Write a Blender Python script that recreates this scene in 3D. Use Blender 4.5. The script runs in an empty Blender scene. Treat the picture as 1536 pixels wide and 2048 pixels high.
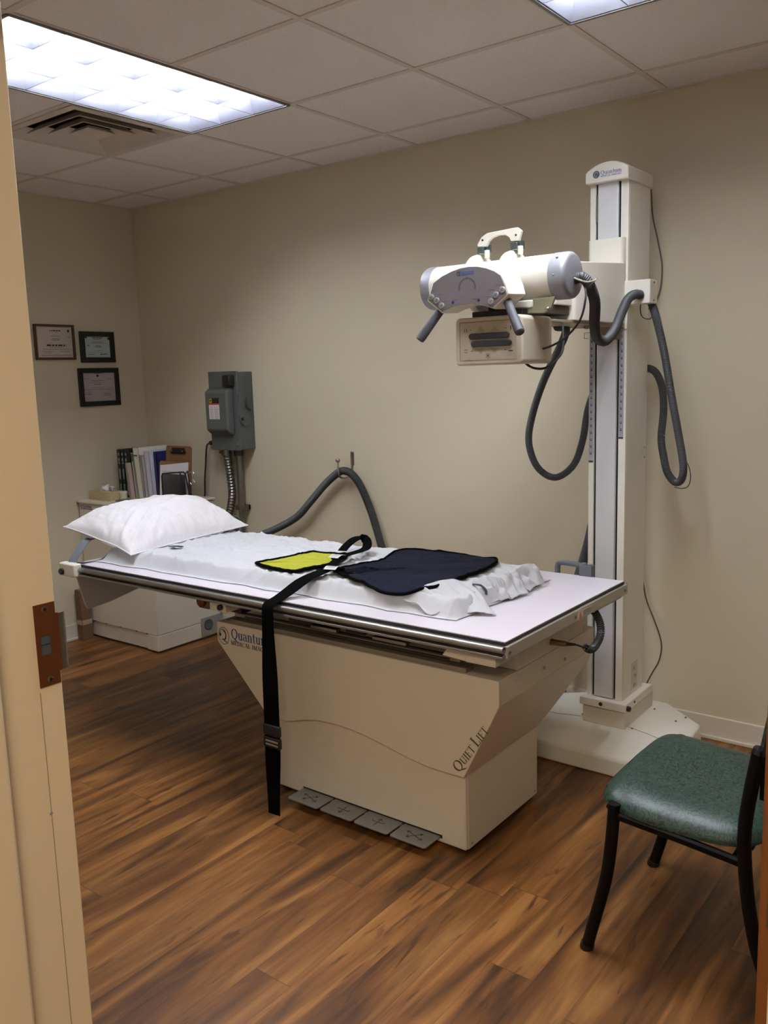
import bpy, math, random
from mathutils import Vector, Matrix, noise
PI = math.pi
sc = bpy.context.scene
COL = sc.collection
R = math.radians

# ------------------------------------------------------------------ camera, world, lights, exposure
cam = bpy.data.cameras.new('camera')
cam.sensor_fit = 'VERTICAL'; cam.sensor_height = 24.0; cam.lens = 1746.29 / 2048 * 24.0
cam.clip_start = 0.02
camo = bpy.data.objects.new('camera', cam); COL.objects.link(camo)
_r = Vector((0.7938593, 0.6074016, -0.0291676)); _u = Vector((-0.0712987, 0.1406056, 0.9874951)); _f = Vector((-0.6039072, 0.7818526, -0.1549280))
camo.matrix_world = Matrix(((_r.x, _u.x, -_f.x, 4.7953), (_r.y, _u.y, -_f.y, -3.6578), (_r.z, _u.z, -_f.z, 1.5814), (0, 0, 0, 1)))
sc.camera = camo
sc.view_settings.view_transform = 'Standard'; sc.view_settings.look = 'None'
sc.view_settings.gamma = 1.0; sc.view_settings.use_curve_mapping = False
sc.view_settings.exposure = 0.0
w = bpy.data.worlds.new('world'); sc.world = w; w.use_nodes = True
w.node_tree.nodes['Background'].inputs[0].default_value = (1.0, 0.80, 0.58, 1)
w.node_tree.nodes['Background'].inputs[1].default_value = 0.40
TROFFER = 76.0          # radiance of the fluorescent lamps behind the louvres
def area(name, loc, sx, sy, power, col, rot=(0, 0, 0)):
    l = bpy.data.lights.new(name, 'AREA'); l.shape = 'RECTANGLE'; l.size = sx; l.size_y = sy; l.energy = power; l.color = col
    o = bpy.data.objects.new(name, l); o.location = loc; o.rotation_euler = rot; COL.objects.link(o); return o
area('hall_lamp', (4.9, -4.5, 2.62), 1.2, 0.6, 52, (1.0, 0.82, 0.58))

# ------------------------------------------------------------------ materials
def srgb(c):
    return tuple(((v / 255) / 12.92 if v <= 10 else ((v / 255 + .055) / 1.055) ** 2.4) for v in c) + (1,)
MATS = {}
def mat(name, col, rough=.5, metal=0, spec=.5, bump=0, bscale=200, var=0, vscale=3, emit=None, est=1, sheen=0, detail=2, coat=0):
    if name in MATS: return MATS[name]
    m = bpy.data.materials.new(name); m.use_nodes = True; nt = m.node_tree; b = nt.nodes['Principled BSDF']
    c = srgb(col); b.inputs['Base Color'].default_value = c
    b.inputs['Roughness'].default_value = rough; b.inputs['Metallic'].default_value = metal
    b.inputs['Specular IOR Level'].default_value = spec
    if coat: b.inputs['Coat Weight'].default_value = coat
    if sheen: b.inputs['Sheen Weight'].default_value = sheen
    tc = nt.nodes.new('ShaderNodeTexCoord')
    if bump:
        n = nt.nodes.new('ShaderNodeTexNoise'); n.inputs['Scale'].default_value = bscale; n.inputs['Detail'].default_value = detail
        bp = nt.nodes.new('ShaderNodeBump'); bp.inputs['Strength'].default_value = bump; bp.inputs['Distance'].default_value = .002
        nt.links.new(tc.outputs['Object'], n.inputs['Vector']); nt.links.new(n.outputs[0], bp.inputs['Height']); nt.links.new(bp.outputs[0], b.inputs['Normal'])
    n2 = nt.nodes.new('ShaderNodeTexNoise'); n2.inputs['Scale'].default_value = vscale; n2.inputs['Detail'].default_value = 4
    rp = nt.nodes.new('ShaderNodeMapRange'); rp.inputs[1].default_value = .3; rp.inputs[2].default_value = .7
    v = var or .015
    rp.inputs[3].default_value = 1 - v; rp.inputs[4].default_value = 1 + v
    mx = nt.nodes.new('ShaderNodeMix'); mx.data_type = 'RGBA'; mx.blend_type = 'MULTIPLY'; mx.inputs[0].default_value = 1
    mx.inputs[6].default_value = c
    nt.links.new(tc.outputs['Object'], n2.inputs['Vector']); nt.links.new(n2.outputs[0], rp.inputs[0]); nt.links.new(rp.outputs[0], mx.inputs[7])
    nt.links.new(mx.outputs[2], b.inputs['Base Color'])
    if emit:
        b.inputs['Emission Color'].default_value = (emit[0], emit[1], emit[2], 1); b.inputs['Emission Strength'].default_value = est
    MATS[name] = m; return m

wall_m = mat('wall paint', (212, 201, 176), .85, spec=.2, bump=.15, bscale=260, var=.01)
trim_m = mat('white trim paint', (222, 212, 196), .5, var=.01)
jamb_m = mat('cream door frame paint', (226, 211, 180), .42, bump=.05, bscale=60, var=.02)
tile_m = mat('ceiling tile', (236, 228, 222), .95, spec=.1, bump=.8, bscale=420, var=.035, vscale=90)
grid_m = mat('ceiling grid', (214, 202, 192), .6)
cream = mat('cream powder coat', (220, 212, 197), .45, bump=.12, bscale=700, var=.01)
creamw = mat('warm white enamel', (236, 232, 220), .38, bump=.04, bscale=500)
whiteg = mat('white laminate', (220, 214, 224), .35, var=.006)
alum = mat('brushed aluminium', (168, 166, 162), .42, metal=1)
alumd = mat('end rail aluminium', (186, 180, 168), .5, metal=.6)
steel = mat('steel', (165, 160, 152), .28, metal=1)
black = mat('black plastic', (22, 21, 22), .45)
dark = mat('dark shadow gap', (14, 13, 13), .8)
hose_m = mat('dark grey corrugated hose', (62, 63, 66), .55)
cable_m = mat('black cable', (34, 32, 32), .5)
greyplast = mat('grey plastic', (96, 100, 108), .5)
silver = mat('silver grey paint', (158, 160, 168), .42, metal=.25)
panelgrey = mat('grey membrane panel', (120, 114, 116), .5)
sheet_m = mat('white cotton sheet', (200, 201, 206), .9, spec=.15, bump=.25, bscale=900, sheen=.2)
pillow_m = None
navy = mat('navy nylon', (17, 21, 38), .75, spec=.12, bump=.2, bscale=60, var=.06, vscale=12)
webbing = mat('black webbing', (8, 8, 9), .95, spec=.05, bump=.4, bscale=800)
yellow = mat('yellow vinyl', (166, 166, 36), .6, bump=.1, bscale=40)
boxgrey = mat('electrical box grey', (84, 88, 86), .5, bump=.08, bscale=90, var=.03)
galv = mat('galvanised conduit', (128, 126, 120), .38, metal=.85, var=.06, vscale=18)
brownp = mat('bronze strike metal', (104, 60, 34), .5, metal=.35)
paper = mat('white paper', (222, 218, 220), .9, spec=.1)
ink = mat('ink', (40, 38, 44), .8)
inklight = mat('faint print', (120, 112, 112), .8)
blue = mat('logo blue', (40, 76, 140), .6)
navyink = mat('logo navy', (36, 48, 74), .6)
greenink = mat('logo grey green', (78, 84, 72), .6)
red = mat('red', (170, 40, 30), .5)
orange = mat('warning orange', (226, 120, 30), .6)
cardb = mat('brown cardboard', (112, 82, 58), .9, bump=.2, bscale=120)
plate_grey = mat('grey pedal metal', (128, 124, 116), .45, metal=.4)
frame_blk = mat('black frame wood', (22, 18, 18), .4)
frame_brn = mat('dark walnut frame', (58, 36, 22), .4)
gold = mat('gold fillet', (120, 92, 48), .4, metal=.6)

# ------------------------------------------------------------------ mesh builder
class M:
    def __init__(s): s.v = []; s.f = []
    def add(s, vs, fs):
        k = len(s.v); s.v += [tuple(p) for p in vs]; s.f += [tuple(i + k for i in f) for f in fs]; return s
    def box(s, x0, x1, y0, y1, z0, z1):
        return s.add([(x0, y0, z0), (x1, y0, z0), (x1, y1, z0), (x0, y1, z0), (x0, y0, z1), (x1, y0, z1), (x1, y1, z1), (x0, y1, z1)],
                     [(0, 3, 2, 1), (4, 5, 6, 7), (0, 1, 5, 4), (1, 2, 6, 5), (2, 3, 7, 6), (3, 0, 4, 7)])
    def obox(s, c, ax, ay, az, hx, hy, hz):
        c = Vector(c); ax = Vector(ax).normalized(); ay = Vector(ay).normalized(); az = Vector(az).normalized(); P = []
        for k in (-1, 1):
            for i, j in ((-1, -1), (1, -1), (1, 1), (-1, 1)): P.append(c + ax * hx * i + ay * hy * j + az * hz * k)
        return s.add(P, [(0, 3, 2, 1), (4, 5, 6, 7), (0, 1, 5, 4), (1, 2, 6, 5), (2, 3, 7, 6), (3, 0, 4, 7)])
    def prism(s, pts, o, ax, ay, n, d):
        """extrude polygon pts (2D) placed at o with axes ax, ay along n by d"""
        o = Vector(o); ax = Vector(ax); ay = Vector(ay); n = Vector(n); N = len(pts)
        a = [o + ax * p[0] + ay * p[1] for p in pts]; b = [p + n * d for p in a]
        return s.add(a + b, [tuple(range(N))[::-1], tuple(range(N, 2 * N))] + [(i, (i + 1) % N, N + (i + 1) % N, N + i) for i in range(N)])
    def cyl(s, p0, p1, r0, r1=None, n=24, cap=True):
        r1 = r0 if r1 is None else r1
        p0 = Vector(p0); p1 = Vector(p1); d = (p1 - p0).normalized(); a = d.orthogonal().normalized(); b = d.cross(a); P = []
        for p, r in ((p0, r0), (p1, r1)):
            for i in range(n): t = 2 * PI * i / n; P.append(p + a * math.cos(t) * r + b * math.sin(t) * r)
        F = [(i, (i + 1) % n, n + (i + 1) % n, n + i) for i in range(n)]
        if cap: F += [tuple(range(n))[::-1], tuple(range(n, 2 * n))]
        return s.add(P, F)
    def lathe(s, p, d, prof, n=32):
        """prof: list of (distance along d, radius)"""
        p = Vector(p); d = Vector(d).normalized(); a = d.orthogonal().normalized(); b = d.cross(a); P = []; F = []
        for h, r in prof:
            for i in range(n): t = 2 * PI * i / n; P.append(p + d * h + (a * math.cos(t) + b * math.sin(t)) * max(r, 1e-5))
        for k in range(len(prof) - 1):
            for i in range(n): F.append((k * n + i, k * n + (i + 1) % n, (k + 1) * n + (i + 1) % n, (k + 1) * n + i))
        F += [tuple(range(n))[::-1], tuple(range((len(prof) - 1) * n, len(prof) * n))]
        return s.add(P, F)
    def tube(s, path, r, n=10, rf=None, flat=1.0, up=None):
        path = [Vector(p) for p in path]; P = []; F = []; a = None
        for i, p in enumerate(path):
            t = (path[min(i + 1, len(path) - 1)] - path[max(i - 1, 0)]).normalized()
            if a is None: a = (Vector(up) if up else t.orthogonal())
            a = (a - t * a.dot(t)).normalized(); b = t.cross(a)
            rr = rf(i) if rf else r
            for k in range(n): q = 2 * PI * k / n; P.append(p + a * math.cos(q) * rr + b * math.sin(q) * rr * flat)
        for i in range(len(path) - 1):
            for k in range(n): F.append((i * n + k, i * n + (k + 1) % n, (i + 1) * n + (k + 1) % n, (i + 1) * n + k))
        F += [tuple(range(n))[::-1], tuple(range((len(path) - 1) * n, len(path) * n))]
        return s.add(P, F)
    def ribbon(s, path, wv, hw, th=.0012):
        """flat strap; wv: width direction(s); hw: half width(s)"""
        path = [Vector(p) for p in path]; P = []; F = []; n = len(path)
        for i, p in enumerate(path):
            t = (path[min(i + 1, n - 1)] - path[max(i - 1, 0)]).normalized()
            wd = Vector(wv[i] if isinstance(wv, list) else wv); wd = (wd - t * wd.dot(t)).normalized(); nn = t.cross(wd)
            h = hw[i] if isinstance(hw, list) else hw
            P += [p - wd * h - nn * th, p + wd * h - nn * th, p + wd * h + nn * th, p - wd * h + nn * th]
        for i in range(n - 1):
            for k in range(4): F.append((i * 4 + k, i * 4 + (k + 1) % 4, (i + 1) * 4 + (k + 1) % 4, (i + 1) * 4 + k))
        F += [(3, 2, 1, 0), tuple(range(4 * n - 4, 4 * n))]
        return s.add(P, F)
    def grid(s, fn, nu, nv, closeu=False):
        P = [fn(i / nu, j / nv) for i in range(nu + 1) for j in range(nv + 1)]
        return s.add(P, [(i * (nv + 1) + j, (i + 1) * (nv + 1) + j, (i + 1) * (nv + 1) + j + 1, i * (nv + 1) + j + 1) for i in range(nu) for j in range(nv)])
    def sphere(s, c, r, n=16):
        return s.lathe(Vector(c) - Vector((0, 0, r)), (0, 0, 1), [(r - r * math.cos(PI * k / n), r * math.sin(PI * k / n)) for k in range(n + 1)], n * 2)
    def build(s, name, m, parent=None, bevel=0, smooth=35, seg=2, solid=0):
        me = bpy.data.meshes.new(name); me.from_pydata(s.v, [], s.f); me.validate(); me.update()
        import bmesh
        bm = bmesh.new(); bm.from_mesh(me); bmesh.ops.recalc_face_normals(bm, faces=bm.faces); bm.to_mesh(me); bm.free()
        if smooth:
            me.shade_smooth(); me.set_sharp_from_angle(angle=R(smooth))
        me.materials.append(m)
        o = bpy.data.objects.new(name, me); COL.objects.link(o)
        if parent is not None:
            o.parent = parent; o.matrix_parent_inverse = parent.matrix_basis.inverted()
        if solid:
            md = o.modifiers.new('solid', 'SOLIDIFY'); md.thickness = solid; md.offset = 0
        if bevel:
            md = o.modifiers.new('bevel', 'BEVEL'); md.width = bevel; md.segments = seg; md.limit_method = 'ANGLE'; md.angle_limit = R(40)
        return o

def absorb(o, m, mt):
    '''surface print: add faces with their own material to the mesh of the part that carries them'''
    me = o.data; V = [tuple(v.co) for v in me.vertices]; F = [tuple(p.vertices) for p in me.polygons]; I = [p.material_index for p in me.polygons]
    k = len(V); mats = list(me.materials); idx = len(mats)
    me2 = bpy.data.meshes.new(me.name); me2.from_pydata(V + list(m.v), [], F + [tuple(i + k for i in f) for f in m.f])
    for q in mats + [mt]: me2.materials.append(q)
    for p, i in zip(me2.polygons, I + [idx] * len(m.f)): p.material_index = i
    me2.update(); o.data = me2; return o
def split(m, name, mt, parent, **k):
    '''each loose piece becomes a part of its own'''
    par = list(range(len(m.v)))
    def fd(i):
        while par[i] != i: par[i] = par[par[i]]; i = par[i]
        return i
    for f in m.f:
        for j in f[1:]: par[fd(f[0])] = fd(j)
    g = {}
    for f in m.f: g.setdefault(fd(f[0]), []).append(f)
    for fs in g.values():
        used = sorted({i for f in fs for i in f}); mp = {a: b for b, a in enumerate(used)}; q = M(); q.v = [m.v[i] for i in used]; q.f = [tuple(mp[i] for i in f) for f in fs]; q.build(name, mt, parent, **k)
def spline(pts, step=.01):
    P = [Vector(p) for p in pts]; P = [P[0] * 2 - P[1]] + P + [P[-1] * 2 - P[-2]]; out = []
    for i in range(1, len(P) - 2):
        a, b, c, d = P[i - 1:i + 3]; n = max(2, int((c - b).length / step))
        for k in range(n):
            t = k / n
            out.append(.5 * ((2 * b) + (c - a) * t + (2 * a - 5 * b + 4 * c - d) * t * t + (3 * b - a - 3 * c + d) * t ** 3))
    out.append(P[-2]); return out
def resample(path, step):
    out = [path[0]]; acc = 0
    for a, b in zip(path, path[1:]):
        L = (b - a).length
        if L < 1e-9: continue
        pos = step - acc
        while pos <= L: out.append(a + (b - a) * (pos / L)); pos += step
        acc = (acc + L) % step
    return out
def hose(pts, r, pitch=.005, n=12):
    p = resample(spline(pts, .004), pitch / 2)
    return M().tube(p, r, n, rf=lambda i: r if i % 2 else r * .9)

def tag(o, label=None, cat=None, group=None, kind=None):
    if label: o['label'] = label
    if cat: o['category'] = cat
    if group: o['group'] = group
    if kind: o['kind'] = kind
    return o
def thing(name, label, cat, loc=(0, 0, 0), group=None):
    o = bpy.data.objects.new(name, None); o.empty_display_size = .1; o.location = loc; COL.objects.link(o)
    return tag(o, label, cat, group)
def struct(o, label, cat): return tag(o, label, cat, kind='structure')
def copy_tree(o, parent=None):
    c = o.copy(); COL.objects.link(c)
    if parent is not None: c.parent = parent; c.matrix_parent_inverse = o.matrix_parent_inverse.copy()
    for ch in [x for x in COL.objects if x.parent == o]: copy_tree(ch, c)
    return c

# ------------------------------------------------------------------ serif lettering
def pen(pts, T=.14, t=.045, taper=False):
    """variable width stroke -> list of quads (2D)"""
    n = len(pts); L = []; Rr = []
    for i, p in enumerate(pts):
        a = pts[max(i - 1, 0)]; b = pts[min(i + 1, n - 1)]; dx, dy = b[0] - a[0], b[1] - a[1]; l = math.hypot(dx, dy) or 1
        w_ = t + (T - t) * abs(dy / l) ** 1.3
        if taper: w_ = T * (1 - .75 * abs(2 * i / (n - 1) - .75))
        nx, ny = -dy / l * w_ / 2, dx / l * w_ / 2; L.append((p[0] + nx, p[1] + ny)); Rr.append((p[0] - nx, p[1] - ny))
    return [[L[i], Rr[i], Rr[i + 1], L[i + 1]] for i in range(n - 1)]
def arc(cx, cy, rx, ry, a0, a1, T=.14, t=.045, n=18):
    return pen([(cx + rx * math.cos(R(a0 + (a1 - a0) * k / n)), cy + ry * math.sin(R(a0 + (a1 - a0) * k / n))) for k in range(n + 1)], T, t)
def rc(x0, x1, y0, y1): return [[(x0, y0), (x1, y0), (x1, y1), (x0, y1)]]
def st(x, y0, y1, b=1, tp=1, T=.14):
    q = rc(x - T / 2, x + T / 2, y0, y1)
    if b: q += rc(x - T / 2 - .08, x + T / 2 + .08, y0, y0 + .035)
    if tp: q += rc(x - T / 2 - (.08), x + T / 2 + (.08 if tp == 1 else 0), y1 - .035, y1)
    return q
def ln(x0, y0, x1, y1, w_):
    dx, dy = x1 - x0, y1 - y0; l = math.hypot(dx, dy); nx, ny = -dy / l * w_ / 2, dx / l * w_ / 2
    return [[(x0 + nx, y0 + ny), (x0 - nx, y0 - ny), (x1 - nx, y1 - ny), (x1 + nx, y1 + ny)]]
def glyph(c):
    if c == 'Q': return arc(.44, .5, .37, .46, 0, 360, n=30) + pen([(.36, .02), (.5, -.02), (.66, -.14), (.84, -.24), (1.05, -.25)], .13, .1, True), .92
    if c == 'U': return st(.16, .3, 1, 0) + arc(.39, .32, .23, .29, 180, 360) + st(.62, .3, 1, 0, T=.06), .8
    if c == 'I': return st(.16, 0, 1), .36
    if c == 'E': return st(.16, 0, 1) + rc(.1, .56, 0, .045) + rc(.1, .54, .955, 1) + rc(.1, .44, .49, .53) + rc(.52, .56, 0, .22) + rc(.5, .54, .8, 1) + rc(.42, .45, .4, .62), .64
    if c == 'F': return st(.16, 0, 1) + rc(.1, .54, .955, 1) + rc(.1, .44, .49, .53) + rc(.5, .54, .8, 1) + rc(.42, .45, .4, .62), .6
    if c == 'T': return st(.36, 0, 1, 1, 0) + rc(.03, .69, .955, 1) + rc(.03, .07, .8, 1) + rc(.65, .69, .8, 1), .74
    if c == 'L': return st(.16, 0, 1) + rc(.1, .56, 0, .045) + rc(.52, .56, 0, .24), .62
    if c == 'D': return st(.16, 0, 1) + rc(.1, .4, 0, .045) + rc(.1, .4, .955, 1) + arc(.38, .5, .33, .478, -90, 90), .84
    if c == 'C': return arc(.42, .5, .36, .48, 45, 315) + rc(.66, .69, .66, .92), .78
    if c == 'G': return arc(.42, .5, .36, .48, 45, 330) + rc(.66, .69, .66, .92) + st(.7, .08, .44, 0, 1, T=.13), .88
    if c == 'M': return st(.14, 0, 1, T=.05) + ln(.16, .98, .46, .05, .15) + ln(.46, .05, .76, .98, .05) + st(.79, 0, 1), .96
    if c == 'N': return st(.14, 0, 1, T=.05) + ln(.14, .98, .64, .02, .15) + st(.66, 0, 1, 0, 1, T=.05), .82
    if c == 'A': return ln(.1, 0, .38, 1, .05) + ln(.38, 1, .68, 0, .15) + rc(.2, .56, .33, .37) + rc(0, .22, 0, .035) + rc(.54, .82, 0, .035), .8
    if c == 'u': return st(.16, .2, .66, 0, 2) + arc(.32, .22, .17, .2, 180, 330, .13) + st(.52, 0, .66, 1, 2), .68
    if c == 'a': return arc(.27, .46, .17, .19, 5, 165, .12) + st(.45, .03, .48, 0, 0) + arc(.26, .2, .18, .18, 75, 290, .13) + rc(.45, .6, .0, .04), .6
    if c == 'n': return st(.16, 0, .66, 1, 2) + arc(.34, .44, .17, .2, 0, 160, .12) + st(.52, 0, .46, 1, 0), .68
    if c == 'm': return st(.16, 0, .66, 1, 2) + arc(.34, .44, .17, .2, 0, 160, .12) + st(.52, 0, .46, 1, 0) + arc(.7, .44, .17, .2, 0, 160, .12) + st(.88, 0, .46, 1, 0), 1.04
    if c == 't': return st(.2, .12, .88, 0, 0) + rc(.03, .4, .6, .645) + arc(.3, .13, .12, .12, 180, 320, .1), .42
    return [], .34
def serif(m, text, o, ax, ay, n, width, cap, small=None, d=.0006):
    """append text on plane o/ax/ay; ax, ay unit; returns m"""
    quads = []; x = 0
    for i, c in enumerate(text):
        k = 1.0
        if small and not (i == 0 or text[i - 1] == ' '): k = small
        g, adv = glyph(c)
        quads += [[(x + p[0] * k, p[1] * k) for p in q] for q in g]; x += (adv + .03) * k
    sx = width / x; o = Vector(o); ax = Vector(ax); ay = Vector(ay); n = Vector(n)
    for q in quads:
        m.prism([(p[0] * sx, p[1] * cap) for p in q], o, ax, ay, n, d)
    return m
def emblem(m_ring, m_dot, o, ax, ay, n, h, wd):
    """oval ring with a swooping letter and a dot"""
    o = Vector(o); ax = Vector(ax); ay = Vector(ay); n = Vector(n)
    def put(m, quads):
        for q in quads: m.prism([(p[0] * wd, p[1] * h) for p in q], o, ax, ay, n, .0006)
    put(m_ring, arc(.5, .5, .49, .49, 0, 360, .03, .03, 40))
    for k, rr in enumerate((.3, .24, .18)): put(m_ring, arc(.42 + .06 * k, .55, rr, rr * 1.1, -70, 110, .07, .02, 20))
    put(m_ring, arc(.45, .55, .33, .33, 95, 200, .03, .03, 14))
    put(m_ring, pen([(.3, .26), (.45, .3), (.62, .22), (.78, .12), (.93, .14)], .08, .05, True))
    put(m_dot, [[(.17 + .1 * math.cos(2 * PI * k / 14), .55 + .1 * math.sin(2 * PI * k / 14)) for k in range(14)]])
def logo(parent, o, ax, ay, n, scale, dark_mat=None, blue_mat=None):
    """emblem + two lines; total width = scale"""
    o = Vector(o); ax = Vector(ax); ay = Vector(ay)
    a, b, c = M(), M(), M(); s_ = scale
    emblem(a, b, o, ax, ay, n, s_ * .235, s_ * .2)
    serif(c, 'Quantum', o + ax * s_ * .25 + ay * s_ * .105, ax, ay, n, s_ * .68, s_ * .14)
    d = serif(M(), 'MEDICAL IMAGING', o + ax * s_ * .235 + ay * s_ * .02, ax, ay, n, s_ * .76, s_ * .058)
    a.build('emblem', dark_mat or navyink, parent, smooth=0); b.build('emblem_dot', blue, parent, smooth=0)
    c.build('lettering', blue_mat or blue, parent, smooth=0); d.build('lettering', dark_mat or navyink, parent, smooth=0)
def txt_lines(m, o, ax, ay, n, x0, x1, ys, h, seed=0, centre=False, d=.0004):
    rnd = random.Random(seed); o = Vector(o)
    for y in ys:
        a, b = x0, x1
        if centre: s_ = rnd.uniform(.45, 1); mid = (x0 + x1) / 2; a, b = mid - (x1 - x0) / 2 * s_, mid + (x1 - x0) / 2 * s_
        x = a
        while x < b:
            l = rnd.uniform(.6, 2.6) * h * 1.3
            m.prism([(x, y), (min(x + l, b), y), (min(x + l, b), y + h), (x, y + h)], o, ax, ay, n, d); x += l + h * .6
    return m
X, Y, Z = Vector((1, 0, 0)), Vector((0, 1, 0)), Vector((0, 0, 1))

# ------------------------------------------------------------------ the room
H = 2.672; XR = 5.75; YF = -2.94; YB = -3.09
# floor
fm = bpy.data.materials.new('hickory plank floor'); fm.use_nodes = True; nt = fm.node_tree; B = nt.nodes['Principled BSDF']; LK = nt.links.new
def nd(t, **k):
    n = nt.nodes.new(t)
    for a, b in k.items(): setattr(n, a, b)
    return n
def mth(op, a, b=None, c=None):
    n = nd('ShaderNodeMath', operation=op)
    for i, v in enumerate((a, b, c)):
        if v is None: continue
        if isinstance(v, (int, float)): n.inputs[i].default_value = v
        else: LK(v, n.inputs[i])
    return n.outputs[0]
tc = nd('ShaderNodeTexCoord'); sp = nd('ShaderNodeSeparateXYZ'); LK(tc.outputs['Object'], sp.inputs[0])
PW, PL = .127, 1.22
col_i = mth('FLOOR', mth('DIVIDE', sp.outputs[0], PW)); fx = mth('FRACT', mth('DIVIDE', sp.outputs[0], PW))
wn = nd('ShaderNodeTexWhiteNoise', noise_dimensions='1D'); LK(col_i, wn.inputs['W'])
yo = mth('ADD', mth('DIVIDE', sp.outputs[1], PL), wn.outputs['Value'])
row_i = mth('FLOOR', yo); fy = mth('FRACT', yo)
cb = nd('ShaderNodeCombineXYZ'); LK(col_i, cb.inputs[0]); LK(row_i, cb.inputs[1])
wn2 = nd('ShaderNodeTexWhiteNoise', noise_dimensions='2D'); LK(cb.outputs[0], wn2.inputs['Vector'])
def grainvec(sx, sy, off):
    c = nd('ShaderNodeCombineXYZ'); LK(mth('MULTIPLY', sp.outputs[0], sx), c.inputs[0]); LK(mth('ADD', mth('MULTIPLY', sp.outputs[1], sy), mth('MULTIPLY', wn2.outputs['Value'], off)), c.inputs[1])
    LK(mth('MULTIPLY', wn2.outputs['Value'], 37.0), c.inputs[2]); return c.outputs[0]
n1 = nd('ShaderNodeTexNoise'); n1.inputs['Scale'].default_value = 1; n1.inputs['Detail'].default_value = 5; n1.inputs['Distortion'].default_value = .9; LK(grainvec(12, 1.25, 40), n1.inputs['Vector'])
n2 = nd('ShaderNodeTexNoise'); n2.inputs['Scale'].default_value = 1; n2.inputs['Detail'].default_value = 6; n2.inputs['Distortion'].default_value = .6; LK(grainvec(46, 3.2, 90), n2.inputs['Vector'])
n3 = nd('ShaderNodeTexNoise'); n3.inputs['Scale'].default_value = 1; n3.inputs['Detail'].default_value = 3; n3.inputs['Distortion'].default_value = 1.6; LK(grainvec(24, 3.2, 11), n3.inputs['Vector'])
r1 = nd('ShaderNodeValToRGB'); LK(n1.outputs[0], r1.inputs[0])
els = r1.color_ramp.elements
els[0].position = .30; els[0].color = srgb((56, 34, 16)); els[1].position = .70; els[1].color = srgb((166, 116, 62))
e = els.new(.43); e.color = srgb((110, 69, 32)); e = els.new(.56); e.color = srgb((136, 89, 42))
def mixc(f, a, b, bt='MIX'):
    m_ = nd('ShaderNodeMix', data_type='RGBA', blend_type=bt)
    if isinstance(f, (int, float)): m_.inputs[0].default_value = f
    else: LK(f, m_.inputs[0])
    for i, v in ((6, a), (7, b)):
        if isinstance(v, tuple): m_.inputs[i].default_value = v
        else: LK(v, m_.inputs[i])
    return m_.outputs[2]
fine = nd('ShaderNodeMapRange'); LK(n2.outputs[0], fine.inputs[0]); fine.inputs[1].default_value = .35; fine.inputs[2].default_value = .65; fine.inputs[3].default_value = .80; fine.inputs[4].default_value = 1.10
c1 = mixc(1.0, r1.outputs[0], fine.outputs[0], 'MULTIPLY')
tone = nd('ShaderNodeMapRange'); LK(wn2.outputs['Value'], tone.inputs[0]); tone.inputs[3].default_value = .66; tone.inputs[4].default_value = 1.0
c2 = mixc(1.0, c1, tone.outputs[0], 'MULTIPLY')
knot = nd('ShaderNodeMapRange'); LK(n3.outputs[0], knot.inputs[0]); knot.inputs[1].default_value = .60; knot.inputs[2].default_value = .70; knot.inputs[3].default_value = 0; knot.inputs[4].default_value = .75
c3 = mixc(knot.outputs[0], c2, srgb((62, 34, 18)))
sx_ = mth('LESS_THAN', mth('MULTIPLY', mth('MINIMUM', fx, mth('SUBTRACT', 1.0, fx)), PW), .0009)
sy_ = mth('LESS_THAN', mth('MULTIPLY', mth('MINIMUM', fy, mth('SUBTRACT', 1.0, fy)), PL), .0011)
seam = mth('MAXIMUM', mth('MULTIPLY', sx_, .4), mth('MULTIPLY', sy_, .7))
c4 = mixc(seam, c3, srgb((50, 28, 16)))
LK(c4, B.inputs['Base Color']); B.inputs['Roughness'].default_value = .42; B.inputs['Specular IOR Level'].default_value = .4
bp = nd('ShaderNodeBump'); bp.inputs['Strength'].default_value = .12; bp.inputs['Distance'].default_value = .001; LK(n2.outputs[0], bp.inputs['Height']); LK(bp.outputs[0], B.inputs['Normal'])
struct(M().box(-.12, XR + .12, -5.6, .12, -.1, 0).build('floor', fm, smooth=0), 'hickory look plank floor with dark streaked grain', 'floor')

struct(M().box(-.12, XR + .12, 0, .12, 0, H + .06).build('wall_back', wall_m, smooth=0), 'long beige painted wall behind the column stand', 'wall')
struct(M().box(-.12, 0, YF, 0, 0, H + .06).build('wall_left', wall_m, smooth=0), 'short beige wall carrying three framed certificates', 'wall')
struct(M().box(XR, XR + .12, YF, 0, 0, H + .06).build('wall_right', wall_m, smooth=0), 'beige wall on the right outside the view', 'wall')
DX0, DX1, DH = 3.6, 4.678, 2.13
struct(M().box(-.12, DX0 - .03, YB, YF, 0, H + .06).box(DX1 + .03, XR + .12, YB, YF, 0, H + .06).box(DX0 - .03, DX1 + .03, YB, YF, DH + .03, H + .06).build('wall_front', wall_m, smooth=0), 'beige wall with the doorway the room is seen through', 'wall')
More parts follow.
